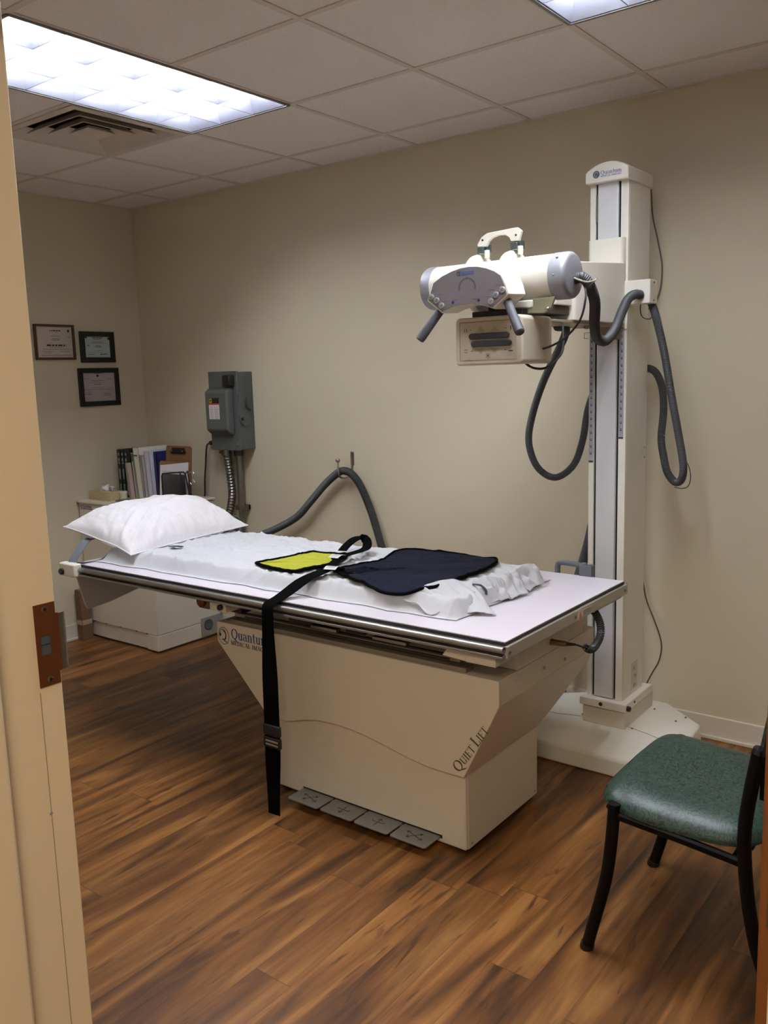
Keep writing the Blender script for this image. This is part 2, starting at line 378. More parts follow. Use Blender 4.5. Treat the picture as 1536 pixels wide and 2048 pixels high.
# door frame: jambs, stops, casings
jm = M()
for x0, x1 in ((DX0 - .03, DX0), (DX1, DX1 + .03)): jm.box(x0, x1, YB - .004, YF + .001, 0, DH + .03)
jm.box(DX0, DX1, YB - .004, YF + .001, DH, DH + .03)
jo = struct(jm.build('trim_1', jamb_m, bevel=.002), 'cream painted door jamb at the left edge with strike plate', 'door frame')
sm = M()
sm.box(DX0, DX0 + .014, YB - .02, -3.043, 0, DH).box(DX1 - .010, DX1, YB, -3.043, 0, DH).box(DX0 + .014, DX1 - .010, YB - .02, -3.043, DH - .014, DH)
sm.build('door_stop', jamb_m, jo, bevel=.005, seg=3)
cm = M()
for y0, y1 in ((YB - .022, YB - .004),):
    cm.box(DX0 - .09, DX0 + .004, y0, y1, 0, DH + .09).box(DX1 + .012, DX1 + .09, y0, y1, 0, DH + .09).box(DX0 + .004, DX1 + .012, y0, y1, DH - .004, DH + .09)
cm.build('casing', jamb_m, jo, bevel=.004)
M().box(DX0 - .001, DX0 + .0003, -2.9775, -2.9765, 0, 1.12).build('joint_line', mat('seam', (150, 128, 96), .8), jo, smooth=0)
# strike plate with rounded cut-outs and a curved lip
hy, hz = -2.9600, 1.191
spm = M()
X0 = DX0 + .0006
def pl(y0, y1, z0, z1): spm.box(DX0 - .0005, DX0 + .0016, y0, y1, z0, z1)
pl(-2.9765, -2.9415, 1.237, 1.2555); pl(-2.9765, -2.9415, 1.127, 1.146)
pl(-2.9765, -2.9695, 1.146, 1.237); pl(-2.9525, -2.937, 1.146, 1.237); pl(-2.9695, -2.9525, 1.206, 1.237); pl(-2.9695, -2.9525, 1.146, 1.176)
so = spm.build('strike_plate', brownp, jo, smooth=0)
lip = [(DX0 + .0006, -2.938, 1.1915), (DX0 + .0004, -2.932, 1.1915), (DX0 - .001, -2.927, 1.1915), (DX0 - .005, -2.923, 1.1915)]
M().ribbon(spline(lip, .001), (0, 0, 1), .0445, .0008).build('lip', galv, so)
M().box(DX0 - .02, DX0 + .0003, -2.9695, -2.9525, 1.176, 1.206).build('latch_pocket', mat('blue grey steel', (96, 108, 122), .5, metal=.5), so, smooth=0)
M().box(DX0 - .0002, DX0 + .0007, -2.9690, -2.953, 1.1915, 1.1925).build('latch_slot', dark, so, smooth=0)
for z in (1.2465, 1.1365):
    sc_ = M().lathe((DX0 + .001, -2.9585, z), X, [(0, .0052), (.0012, .005), (.0018, .0035), (.0015, .0015)], 20)
    sc_.build('screw', steel, so)
    M().box(DX0 + .0022, DX0 + .003, -2.9592, -2.9578, z - .003, z + .003).box(DX0 + .0022, DX0 + .003, -2.9615, -2.9555, z - .0007, z + .0007).build('screw_slot', dark, so, smooth=0)
M().lathe((DX0, -2.9775, .924), X, [(0, .0028), (.0006, .0024)], 14).build('bumper_hole', mat('lilac grey', (150, 145, 160), .6), jo)

# wooden door leaf, swung wide into the room, seen at its hinge edge
dw = mat('orange stained door wood', (128, 76, 36), .38, bump=.1, bscale=30, var=.1, vscale=9)
ang = R(90)
ax = Vector((math.cos(ang), math.sin(ang), 0)); ay = Vector((-math.sin(ang), math.cos(ang), 0))
dl = M(); c0 = Vector((4.668, -2.932, 0))
dl.obox(c0 + ax * .45 + ay * .022 + Z * 1.055, ax, ay, Z, .45, .022, 1.05)
do = struct(dl.build('door_1', dw, bevel=.003), 'orange brown wooden door leaf swung open at the right edge', 'door')
hin = M()
for z in (.3, 1.167, 1.98):
    hin = M(); hin.obox(c0 + ay * .019 + Z * z - ax * .0008, ax, ay, Z, .001, .018, .057).cyl(c0 - ay * .004 + Z * (z - .057), c0 - ay * .004 + Z * (z + .057), .0055, n=12)
    hin.build('hinge', mat('hinge bronze', (110, 96, 78), .45, metal=.7), do)

# ceiling: tiles, grid, openings for the troffers and the air diffuser
GX = [0, .416, 1.025, 1.635, 2.244, 2.854, 3.464, 4.073, 4.683, 5.292, XR]
GY = [0, -.280, -.890, -1.499, -2.109, -2.718, YF]
open_cells = {(3, 2), (3, 3), (6, 2), (6, 3), (2, 2)}
tm = M()
for i in range(len(GX) - 1):
    for j in range(len(GY) - 1):
        if (i, j) in open_cells: continue
        tm.box(GX[i], GX[i + 1], GY[j + 1], GY[j], H + .004, H + .02)
ceil = struct(tm.build('ceiling', tile_m, smooth=0), 'suspended ceiling of speckled square tiles', 'ceiling')
gm = M()
for k, x in enumerate(GX[1:-1], 1):
    for j in range(len(GY) - 1):
        if k == 99: continue
        gm.box(x - .012, x + .012, GY[j + 1] + .0121, GY[j] - .0121, H + .0005, H + .0039)
for j, y in enumerate(GY[1:-1], 1):
    for i in range(len(GX) - 1):
        gm.box(GX[i] + .0121, GX[i + 1] - .0121, y - .012, y + .012, H + .0005, H + .0039)
for x in GX[1:-1]:
    for y in GY[1:-1]: gm.box(x - .012, x + .012, y - .012, y + .012, H + .0005, H + .0039)
gm.box(0, XR, -.022, 0, H + .0005, H + .0039).box(0, .022, YF, -.022, H + .0005, H + .0039).box(XR - .022, XR, YF, -.022, H + .0005, H + .0039).box(0.022, XR - .022, YF, YF + .022, H + .0005, H + .0039)
# the two mid bars of the troffer openings are left out
def drop(m, x, y0, y1):
    pass
gm.f = [f for f in gm.f if not any(all(cx0 + .01 < gm.v[i][0] < cx1 - .01 and -1.52 < gm.v[i][1] < -1.48 for i in f) for cx0, cx1 in ((1.635, 2.244), (3.464, 4.073)))]
gm.build('ceiling_grid', grid_m, ceil, smooth=0)
M().box(-.12, XR + .12, YB, .12, H + .3, H + .34).build('ceiling_slab', grid_m, ceil, smooth=0)

# baseboards
def base(name, pts, lab):
    o = pts.build(name, trim_m, bevel=.003); struct(o, lab, 'baseboard'); return o
base('baseboard_back', M().box(.012, XR, -.012, 0, 0, .1).box(.012, XR, -.024, -.012, 0, .016), 'low white baseboard along the long back wall')
base('baseboard_left', M().box(0, .012, YF, 0, 0, .1).box(.012, .024, YF, -.012, 0, .016), 'low white baseboard under the framed certificates')
base('baseboard_right', M().box(XR - .012, XR, YF, -.012, 0, .1), 'low white baseboard on the right wall outside the view')

# ------------------------------------------------------------------ troffers
lamp_m = mat('fluorescent lamp', (255, 255, 255), .5, emit=(.93, .96, 1.0), est=TROFFER)
refl_m = mat('louvre blade', (164, 166, 178), .34, metal=.85)
back_m = mat('troffer reflector', (200, 202, 208), .5)
def troffer():
    t = thing('ceiling_light', 'x', 'ceiling light', (0, 0, H))
    LX, LY = .597, 1.207
    f = M()
    for s_ in (-1, 1):
        f.box(s_ * LX / 2 - .006, s_ * LX / 2 + .006, -LY / 2, LY / 2, H - .004, H + .11)
        f.box(-LX / 2, LX / 2, s_ * LY / 2 - .006, s_ * LY / 2 + .006, H - .004, H + .11)
    f.box(-LX / 2, LX / 2, -LY / 2, LY / 2, H + .11, H + .115)
    f.build('housing', mat('troffer housing', (120, 118, 112), .5), t, smooth=0)
    g = M()
    for a, b in ((-LY / 2 - .0, -LY / 2 + .003), (LY / 2 - .003, LY / 2)): pass
    for k in range(1, 3): x = -LX / 2 + LX * k / 3; g.prism([(x - .002, -.001), (x + .002, -.001), (x + .008, .062), (x - .008, .062)], (0, -LY / 2 + .008, H), X, Z, Y, LY - .016)
    for k in range(1, 6): y = -LY / 2 + LY * k / 6; g.prism([(y - .0015, 0), (y + .0015, 0), (y + .007, .06), (y - .007, .06)], (-LX / 2 + .008, 0, H), Y, Z, X, LX - .016)
    for s_ in (-1, 1):
        g.prism([(s_ * (LX / 2 - .007), 0), (s_ * (LX / 2 - .010), 0), (s_ * (LX / 2 - .03), .062), (s_ * (LX / 2 - .007), .062)], (0, -LY / 2 + .008, H), X, Z, Y, LY - .016)
        g.prism([(s_ * (LY / 2 - .007), 0), (s_ * (LY / 2 - .010), 0), (s_ * (LY / 2 - .03), .062), (s_ * (LY / 2 - .007), .062)], (-LX / 2 + .008, 0, H), Y, Z, X, LX - .016)
    g.build('louvre', refl_m, t, smooth=0)
    for k in range(3):
        x = -LX / 2 + LX * (k + .5) / 3
        M().cyl((x, -LY / 2 + .02, H + .085), (x, LY / 2 - .02, H + .085), .018, n=12).build('lamp_tube', lamp_m, t)
    M().box(-LX / 2 + .007, LX / 2 - .007, -LY / 2 + .007, LY / 2 - .007, H + .106, H + .109).build('reflector', back_m, t, smooth=0)
    return t
t1 = troffer(); t1.location = (1.9395, -1.4995, H); t1['label'] = 'large recessed fluorescent troffer with white louvre cells, above the pillow end beside the air vent'
t2 = copy_tree(t1); t2.location = (3.7685, -1.4995, H); t2['label'] = 'fluorescent troffer cut off by the top edge, only one bright corner showing'
for t in (t1, t2): t['group'] = 'recessed fluorescent troffers in the ceiling'

# ------------------------------------------------------------------ air diffuser
dv = thing('air_vent', 'square white ceiling air diffuser with nested louvres beside the big troffer', 'air vent', (1.33, -1.1945, H))
dm = mat('diffuser white', (206, 194, 182), .6)
cx, cy, a = 1.33, -1.1945, .292
fr = M()
for x0, x1, y0, y1 in ((-a, a, -a, -a + .035), (-a, a, a - .035, a), (-a, -a + .035, -a + .035, a - .035), (a - .035, a, -a + .035, a - .035)): fr.box(cx + x0, cx + x1, cy + y0, cy + y1, H - .004, H + .004)
fr.build('frame', dm, dv, smooth=0)
def frust(m, s0, z0, s1, z1):
    P = [(cx + i * s, cy + j * s, z) for s, z in ((s0, z0), (s1, z1)) for i, j in ((-1, -1), (1, -1), (1, 1), (-1, 1))]
    m.add(P, [(k, (k + 1) % 4, 4 + (k + 1) % 4, 4 + k) for k in range(4)])
for s_ in (.258, .196, .132):
    v = M(); frust(v, s_, H - .004, s_ - .040, H + .032); v.build('vane', dm, dv, smooth=0, solid=.003)
v = M(); frust(v, .070, H - .003, .050, H + .014); v.add([(cx - .07, cy - .07, H - .003), (cx + .07, cy - .07, H - .003), (cx + .07, cy + .07, H - .003), (cx - .07, cy + .07, H - .003)], [(0, 1, 2, 3)]); v.build('vane', dm, dv, smooth=0, solid=.003)
v = M(); frust(v, a - .03, H + .002, a - .03, H + .14); v.box(cx - a + .03, cx + a - .03, cy - a + .03, cy + a - .03, H + .14, H + .143); v.build('duct', mat('dark duct', (60, 58, 56), .7), dv, smooth=0)

# ------------------------------------------------------------------ framed certificates on the left wall
def certificate(y0, y1, z0, z1, fw, fmat, lab, pmat, seed, style):
    t = thing('certificate_frame', lab, 'picture frame', (0, (y0 + y1) / 2, z0), 'framed certificates on the left wall')
    f = M()
    f.box(.001, .02, y0, y1, z0, z0 + fw).box(.001, .02, y0, y1, z1 - fw, z1).box(.001, .02, y0, y0 + fw, z0 + fw, z1 - fw).box(.001, .02, y1 - fw, y1, z0 + fw, z1 - fw)
    f.build('frame', fmat, t, bevel=.003)
    if style == 0:
        g = M(); q = fw - .006
        g.box(.018, .0212, y0 + q, y1 - q, z0 + q, z0 + q + .003).box(.018, .0212, y0 + q, y1 - q, z1 - q - .003, z1 - q).box(.018, .0212, y0 + q, y0 + q + .003, z0 + q, z1 - q).box(.018, .0212, y1 - q - .003, y1 - q, z0 + q, z1 - q)
        g.build('gold_fillet', gold, t, smooth=0)
    p = M().box(.004, .008, y0 + fw - .001, y1 - fw + .001, z0 + fw - .001, z1 - fw + .001).build('certificate', pmat, t, smooth=0)
    W, Hh = y1 - y0 - 2 * fw, z1 - z0 - 2 * fw; o = Vector((.0081, y0 + fw, z0 + fw)); k = M(); k2 = M()
    def row(m, x0, x1, y, h, c=True, s_=1): txt_lines(m, o, Y, Z, X, W * x0, W * x1, [Hh * y], Hh * h, seed + int(y * 100) + s_, c)
    if style == 0:
        row(k, .38, .68, .86, .035, False); row(k2, .40, .66, .69, .02, False)
        for y in (.61, .58, .55): row(k2, .38, .70, y, .018)
        row(k2, .3, .8, .33, .02); row(k2, .15, .92, .26, .018, False); row(k2, .12, .45, .18, .018); row(k2, .12, .45, .14, .018); row(k2, .6, .9, .18, .018); row(k, .1, .98, .06, .015, False)
        row(k2, .85, .96, .66, .02); k.prism([(W * .88, Hh * .83), (W * .93, Hh * .83), (W * .93, Hh * .92), (W * .88, Hh * .92)], o, Y, Z, X, .0004)
    if style == 1:
        row(k, .32, .72, .93, .04, False); row(k, .36, .64, .87, .025, False); k.prism([(0, Hh * .93), (W * .12, Hh * .93), (W * .12, Hh), (0, Hh)], o, Y, Z, X, .0004); k.prism([(W * .93, Hh * .86), (W, Hh * .86), (W, Hh * .98), (W * .93, Hh * .98)], o, Y, Z, X, .0004)
        for y in (.76, .72, .68): row(k2, .2, .88, y, .02)
        for y in (.57, .53, .49): row(k, .4, .68, y, .018)
        row(k2, .1, .2, .55, .06); row(k2, .25, .85, .32, .018); row(k2, .1, .95, .24, .012, False); row(k2, .1, .4, .14, .03); row(k, .6, .9, .14, .04)
    if style == 2:
        row(k, .36, .58, .97, .02, False); row(k2, .03, .2, .8, .015, False); row(k2, .74, .95, .79, .015, False); row(k2, .78, .9, .76, .015)
        row(k, .28, .65, .72, .016, False); row(k2, .22, .72, .65, .014, False); row(k, .35, .56, .59, .018, False); row(k2, .3, .65, .47, .014, False); row(k, .02, .96, .41, .01, False)
        for y in (.32, .27, .23): row(k2, .03, .28, y, .02)
        for y in (.26, .22, .18): row(k2, .6, .88, y, .02)
        k.prism([(W * (.47 + .04 * math.cos(t_ * PI / 7)), Hh * (.9 + .045 * math.sin(t_ * PI / 7))) for t_ in range(14)], o, Y, Z, X, .0004)
    absorb(p, k, ink); absorb(p, k2, inklight)
    return p, o, W, Hh
bone = mat('certificate paper', (196, 184, 178), .35, coat=.5); cyan = mat('pale blue certificate', (180, 196, 196), .35, coat=.5); rosy = mat('grey pink certificate', (176, 162, 162), .35, coat=.5)
p0, o0, W0, H0 = certificate(-.762, -.497, 1.729, 1.936, .014, frame_brn, 'wide certificate in thin brown and gold frame, leftmost of the three, touching the door jamb', bone, 3, 0)
def plain_text(s_, o, ax, ay, width, name, m, parent):
    c = bpy.data.curves.new(name, 'FONT'); c.body = s_; c.size = 1; to = bpy.data.objects.new('tmp', c); COL.objects.link(to)
    bpy.context.view_layer.update(); dg = bpy.context.evaluated_depsgraph_get(); me = bpy.data.meshes.new_from_object(to.evaluated_get(dg)); bpy.data.objects.remove(to)
    xs = [v.co.x for v in me.vertices]; k = width / (max(xs) - min(xs)); o = Vector(o); ax = Vector(ax); ay = Vector(ay)
    for v in me.vertices: v.co = o + ax * v.co.x * k + ay * v.co.y * k
    me.materials.clear(); me.materials.append(m); ob = bpy.data.objects.new(name, me); COL.objects.link(ob)
    if parent is not None: ob.parent = parent; ob.matrix_parent_inverse = parent.matrix_basis.inverted() if parent.parent is None else (parent.parent.matrix_basis).inverted()
    return ob
def child_fix(ob, parent):
    pass
certificate(-.460, -.215, 1.711, 1.900, .031, frame_blk, 'small black framed certificate with pale blue sheet, the upper of the two near the corner', cyan, 8, 1)
certificate(-.491, -.200, 1.442, 1.677, .030, frame_blk, 'black framed pinkish certificate hanging lowest, beneath the small one', rosy, 14, 2)
tt = M(); tt_o = o0 + Y * W0 * .3 + Z * H0 * .38 + X * .0002
txt_lines(tt, o0, Y, Z, X, W0 * .27, W0 * .82, [H0 * .37], H0 * .055, 77); absorb(p0, tt, ink)

# ------------------------------------------------------------------ generator cabinet in the corner
CB = thing('generator_cabinet', 'low white equipment cabinet in the corner behind the pillow end of the table', 'cabinet', (.36, -.32, 0))
cab = M().box(.015, .705, -.565, -.075, .105, .855); cab.build('body', cream, CB, bevel=.006)
M().box(.015, .640, -.555, -.075, .012, .105).box(.60, .705, -.565, -.075, .012, .105).build('plinth', cream, CB, bevel=.003)
M().box(.035, .69, -.54, -.085, 0, .012).build('base_frame', mat('grey base', (110, 104, 96), .6), CB, smooth=0)
M().box(.005, .715, -.575, -.070, .855, .868).build('top', cream, CB, bevel=.004)
sl = M()
for x in (.08, .2, .34, .5, .6): sl.box(x, x + .012, -.5665, -.565, .106, .111)
split(sl, 'fastener', black, CB, smooth=0)
lgp = thing('logo_tmp', 'x', 'x'); bpy.data.objects.remove(lgp)
logo(CB, (.03, -.5665, .815), X, Z, -Y, .13)
M().box(.705, .7062, -.245, -.145, .195, .325).build('label_sheet', paper, CB, smooth=0)
txt_lines(M(), (.7063, -.245, .195), Y, Z, X, .01, .09, [.1, .09, .075, .06, .05, .04], .004, 5).build('label_text', inklight, CB, smooth=0)
gp = M().box(.705, .712, -.24, -.078, .02, .135); gp.build('grille_panel', mat('grey port panel', (140, 138, 136), .6), CB, bevel=.003)
M().lathe((.712, -.185, .088), X, [(0, .034), (.004, .034), (.006, .028), (.003, .02)], 28).build('fan_port', mat('dark mesh port', (92, 90, 88), .6, metal=.3), CB)

bx = thing('cardboard_box', 'flattened brown cardboard box standing between left wall and white cabinet', 'box', (.06, -.61, 0))
M().box(.028, .085, -.655, -.582, 0, .32).build('carton', cardb, bx, bevel=.002)
M().box(.0853, .0858, -.652, -.585, .10, .13).box(.03, .084, -.6563, -.6555, .10, .13).build('tape', mat('tan tape', (170, 150, 126), .4), bx, smooth=0)

# things on the cabinet
ZC = .868
tb = thing('tissue_box', 'small tan patterned tissue box with white tissue on the cabinet', 'tissue box', (.15, -.45, ZC))
tan = mat('tan patterned card', (190, 170, 134), .7, var=.12, vscale=70)
M().box(.035, .25, -.50, -.40, ZC, ZC + .055).build('carton', tan, tb, bevel=.0015)
def tis(u, v):
    x = .085 + .14 * u; h = .045 * v * (.7 + .5 * noise.noise(Vector((u * 3, 1.3, 2)))) * (1.3 - abs(u - .6)); return (x + .02 * v * math.sin(u * 9), -.45 + .018 * math.sin(u * 11 + v * 2) * (.3 + v), ZC + .056 + h)
M().grid(tis, 16, 6).build('tissue', paper, tb, solid=.001)
jr = thing('jar', 'small cream jar with lid beside the tissue box', 'jar', (.305, -.40, ZC))
jm_ = mat('cream jar', (206, 196, 168), .5)
M().lathe((.305, -.44, ZC), Z, [(0, .021), (.003, .022), (.044, .022), (.046, .02)], 24).build('body', jm_, jr)
M().lathe((.305, -.44, ZC + .046), Z, [(0, .0235), (.012, .0235), (.014, .021)], 24).build('lid', jm_, jr)
cl = thing('clipboard', 'grey clipboard lying flat with metal clip on the cabinet top', 'clipboard', (.42, -.5, ZC))
M().box(.34, .60, -.56, -.38, ZC, ZC + .004).build('board', mat('dark board', (78, 72, 68), .5), cl, bevel=.001)
M().box(.36, .60, -.55, -.385, ZC + .004, ZC + .009).build('papers', mat('grey paper', (176, 170, 166), .7), cl, smooth=0)
M().box(.335, .352, -.52, -.43, ZC + .004, ZC + .014).cyl((.335, -.52, ZC + .012), (.335, -.43, ZC + .012), .005, n=10).build('clip', steel, cl)

def binder(name, lab, cat, x0, x1, y0, y1, h, m, lean=0, lean_y=0, group=None, spine=None, edge=None):
    t = thing(name, lab, cat, ((x0 + x1) / 2, y0, ZC), group)
    def sh(m_):
        m_.v = [(x + lean * (z - ZC), y + lean_y * (z - ZC), z) for x, y, z in m_.v]; return m_
    c = M().box(x0, x0 + .003, y0, y1, ZC, ZC + h).box(x1 - .003, x1, y0, y1, ZC, ZC + h).box(x0, x1, y0, y0 + .003, ZC, ZC + h)
    sh(c).build('cover', m, t, smooth=0)
    sh(M().box(x0 + .004, x1 - .004, y0 + .005, y1 - .004, ZC + .004, ZC + h - .006)).build('pages', edge or paper, t, smooth=0)
    if spine:
        k = M(); wd = x1 - x0
        for z0, z1 in spine: k.box(x0 + wd * .25, x1 - wd * .25, y0 - .0006, y0, ZC + h * z0, ZC + h * z1)
        sh(k).build('spine_label', mat('pale spine print', (128, 132, 122), .7), t, smooth=0)
    return t
dkg = mat('dark green leatherette', (26, 34, 30), .5)
sp1 = [(.88, .93), (.76, .82), (.70, .74), (.38, .6), (.05, .28)]
for i, (lab) in enumerate(('leftmost of the three dark green volumes on the cabinet', 'middle one of the three dark green volumes on the cabinet', 'rightmost of the three dark green volumes, beside the black file')):
    binder('reference_book', lab, 'book', .115 + .036 * i, .149 + .036 * i, -.33, -.12, .30, dkg, 0, 0, 'dark green reference volumes on the cabinet', sp1)
bk = mat('black file card', (16, 16, 17), .5)
binder('file_folder', 'wide black file box between the dark green volumes and white files', 'folder', .232, .262, -.34, -.13, .30, bk, 0, 0, None, None, mat('dark pages', (30, 29, 30), .8))
binder('paper_stack', 'thin pinkish booklet leaning against the black file', 'booklet', .287, .303, -.385, -.352, .225, mat('pinkish card', (176, 156, 146), .7), -.1)
binder('file_folder', 'thin white folder with a green spine label', 'folder', .296, .316, -.345, -.15, .285, mat('white card', (196, 192, 178), .6), -.08)
M().box(.2985 - .08 * .25, .3135 - .08 * .25, -.3466, -.3452, ZC + .232, ZC + .278).build('spine_label', mat('green card', (64, 108, 70), .6), COL.objects['file_folder.001'], smooth=0)
wb = binder('ring_binder', 'wide white ring binder with small green title on its spine', 'binder', .335, .39, -.35, -.10, .315, mat('white vinyl', (214, 212, 196), .5), -.1)
M().box(.338 - .1 * .27, .372 - .1 * .27, -.3512, -.3504, ZC + .265, ZC + .275).build('title', mat('green ink', (70, 120, 84), .6), wb, smooth=0)
binder('file_folder', 'grey folder between the two white binders', 'folder', .396, .416, -.36, -.13, .275, mat('grey card', (158, 154, 148), .6), -.07)
binder('ring_binder', 'plain lavender white binder next to the navy one', 'binder', .420, .468, -.34, -.12, .30, mat('lavender white vinyl', (196, 194, 206), .5), -.07)
binder('ring_binder', 'thin navy blue binder beside the brown clipboard', 'binder', .472, .498, -.32, -.12, .295, mat('navy vinyl', (26, 32, 84), .45), -.03)
hard = mat('brown hardboard', (122, 84, 52), .6, var=.05, vscale=40)
for nm, lab, x0, x1, yb, h, gr in (('clipboard', 'brown hardboard clipboard standing tallest at the back with black clip', .50, .735, -.275, .33, 1), ('clipboard', 'brown clipboard with white printed form standing in the wire holder', .515, .80, -.335, .245, 0)):
    t = thing(nm, lab, 'clipboard', ((x0 + x1) / 2, yb, ZC), 'upright clipboards on the cabinet')
    pts = [(x0, 0), (x1, 0), (x1, h - .012), (x1 - .012, h), (x0 + .012, h), (x0, h - .012)]
    M().prism(pts, (0, yb, ZC), X, Vector((0, .09, .996)), -Y, .0035).build('board', hard, t, smooth=0)
    def up(z): return Vector((0, yb - .004 + .09 * z, ZC + .996 * z))
    if gr:
        c = M().prism([(.56, h - .045), (.68, h - .045), (.675, h - .01), (.565, h - .01)], (0, yb - .004, ZC), X, Vector((0, .09, .996)), -Y, .006); c.cyl(Vector((.555, 0, 0)) + up(h - .035) - Y * .006, Vector((.685, 0, 0)) + up(h - .035) - Y * .006, .007, n=10).build('clip', black, t)
        c = M()
        for x in (.572, .668): c.sphere(Vector((x, -.015, 0)) + up(h - .03), .004, 6)
        split(c, 'rivet', steel, t)
    else:
        M().prism([(x0 + .012, .01), (x1 - .02, .01), (x1 - .02, h - .002), (x0 + .012, h - .028)], (0, yb - .004, ZC), X, Vector((0, .09, .996)), -Y, .004).build('form', paper, t, smooth=0)
        txt_lines(M(), (0, yb - .0082, ZC), X, Vector((0, .09, .996)), -Y, .545, .76, [.02 * k + .02 for k in range(9)], .0035, 31, False).build('print', mat('grey print', (150, 146, 154), .8), t, smooth=0)
wr = thing('file_holder', 'black wire mesh file holder standing in front of the printed clipboard', 'file holder', (.7, -.38, ZC))
y_ = -.375
fpts = [(.60, y_, ZC + .003), (.60, y_ + .0, ZC + .16), (.612, y_, ZC + .175), (.80, y_, ZC + .192), (.815, y_, ZC + .18), (.83, y_ + .02, ZC + .003), (.60, y_, ZC + .003)]
M().tube([Vector(p) for p in fpts], .0045, 8).tube([Vector((.848, -.36, ZC + .003)), Vector((.825, -.366, ZC + .20)), Vector((.815, -.375, ZC + .18))], .0035, 8).build('frame', black, wr)
mm = bpy.data.materials.new('fine black mesh'); mm.use_nodes = True; nt = mm.node_tree
b_ = nt.nodes['Principled BSDF']; b_.inputs['Base Color'].default_value = srgb((40, 38, 46)); b_.inputs['Alpha'].default_value = .72
M().box(.602, .812, y_ - .0005, y_ + .0005, ZC + .005, ZC + .176).build('mesh_panel', mm, wr, smooth=0)
pn = thing('pen', 'dark pen clipped upright to the wire mesh file holder', 'pen', (.79, y_ - .008, ZC + .07))
M().cyl((.79, y_ - .008, ZC + .05), (.78, y_ - .008, ZC + .195), .004, n=10).build('barrel', mat('dark pen', (36, 32, 34), .4), pn)
M().tube(spline([(.828, -.365, 1.05), (.86, -.36, 1.065), (.875, -.36, 1.045), (.862, -.36, 1.02), (.875, -.36, 1.0), (.855, -.36, .985), (.836, -.363, 1.0)], .004), .0022, 6).build('wire_clip', steel, wr)

# ------------------------------------------------------------------ disconnect switch, conduits, outlet
SW = thing('disconnect_switch', 'grey metal safety disconnect switch box on the back wall', 'switch box', (.9, -.06, 1.17))
M().box(.785, 1.02, -.12, 0, 1.172, 1.625).build('box', boxgrey, SW, bevel=.003)
M().box(.777, 1.024, -.126, -.118, 1.168, 1.63).build('cover', boxgrey, SW, bevel=.003)
hp = M().prism([(-.126, 1.265), (-.126, 1.535), (-.15, 1.535), (-.185, 1.515), (-.185, 1.29), (-.15, 1.262)], (.80, 0, 0), Y, Z, X, .19)
hp.build('raised_panel', boxgrey, SW, bevel=.012, seg=3)
M().obox((.975, -.150, 1.575), X, Y, Z, .03, .022, .032).build('latch', black, SW, bevel=.006)
hd = M().prism([(-.12, 1.50), (-.10, 1.515), (-.06, 1.50), (-.045, 1.46), (-.05, 1.33), (-.075, 1.312), (-.10, 1.315), (-.125, 1.345), (-.135, 1.42)], (1.024, 0, 0), Y, Z, X, .012)
hd.build('handle_plate', boxgrey, SW, bevel=.002)
M().tube(spline([(1.04, -.075, 1.475), (1.045, -.085, 1.45), (1.045, -.08, 1.42), (1.05, -.055, 1.40)], .005), .005, 8).build('lever', mat('dark lever', (46, 48, 47), .5), SW)
sw_b = M().lathe((1.036, -.112, 1.352), X, [(0, .010), (.004, .010), (.005, .006)], 16); sw_b.build('knob', black, SW)
split(M().lathe((1.021, -.04, 1.345), X, [(0, .005), (.003, .004)], 12).lathe((.955, -.128, 1.535), -Y, [(0, .004), (.003, .003)], 10).lathe((.905, -.128, 1.53), -Y, [(0, .004), (.003, .003)], 10).lathe((1.0, -.128, 1.205), -Y, [(0, .010), (.002, .009), (.003, .006)], 16), 'screw', steel, SW)
lb = M().box(.838, .925, -.1865, -.185, 1.355, 1.440).build('warning_label', paper, SW, smooth=0)
M().box(.838, .925, -.1865, -.185, 1.446, 1.478).build('maker_label', black, SW, smooth=0)
M().box(.842, .866, -.1873, -.1865, 1.449, 1.475).build('maker_square', mat('label yellow', (150, 150, 40), .6), SW, smooth=0)
M().box(.849, .859, -.1878, -.1873, 1.457, 1.467).build('maker_square_centre', black, SW, smooth=0)
M().box(.838, .925, -.1870, -.185, 1.437, 1.446).build('warning_stripe', mat('label red', (190, 60, 50), .6), SW, smooth=0)
txt_lines(txt_lines(M(), (.838, -.1868, 1.355), X, Z, -Y, .006, .038, [.008 * k + .005 for k in range(9)], .003, 6), (.838, -.1868, 1.355), X, Z, -Y, .046, .082, [.008 * k + .005 for k in range(9)], .003, 9).build('label_text', inklight, SW, smooth=0)
fc = thing('flexible_conduit', 'ribbed flexible metal conduit hanging below the disconnect switch', 'conduit', (.84, -.07, .7))
fp = [(.845, -.075, 1.165), (.857, -.072, 1.05), (.867, -.07, .95), (.864, -.07, .87), (.83, -.07, .77), (.79, -.08, .66), (.78, -.1, .52)]
p_ = resample(spline(fp, .003), .0045)
M().tube(p_, .02, 16, rf=lambda i: (.0255, .0235, .0205, .0235)[i % 4]).build('ribbed_tube', galv, fc)
M().cyl((.845, -.075, 1.135), (.845, -.075, 1.1675), .03, n=20).cyl((.845, -.075, 1.15), (.81, -.1, 1.15), .006, n=8).build('connector', galv, fc)
rc_ = thing('rigid_conduit', 'straight galvanised pipe conduit running down the wall under the switch', 'conduit', (.92, -.05, .1))
M().cyl((.918, -.045, .1), (.918, -.045, 1.15), .019, n=20).build('pipe', galv, rc_)
M().cyl((.918, -.045, 1.13), (.918, -.045, 1.168), .027, n=8).build('connector', mat('dark connector', (70, 68, 66), .5, metal=.6), rc_)
M().box(.885, .951, -.02, -.0005, .80, .83).box(.937, .951, -.066, -.0005, .80, .83).box(.885, .899, -.066, -.0005, .80, .83).build('pipe_clamp', galv, rc_, bevel=.003)
ol = thing('wall_outlet', 'white electrical outlet half hidden behind the grey switch box', 'outlet', (.65, 0, 1.18))
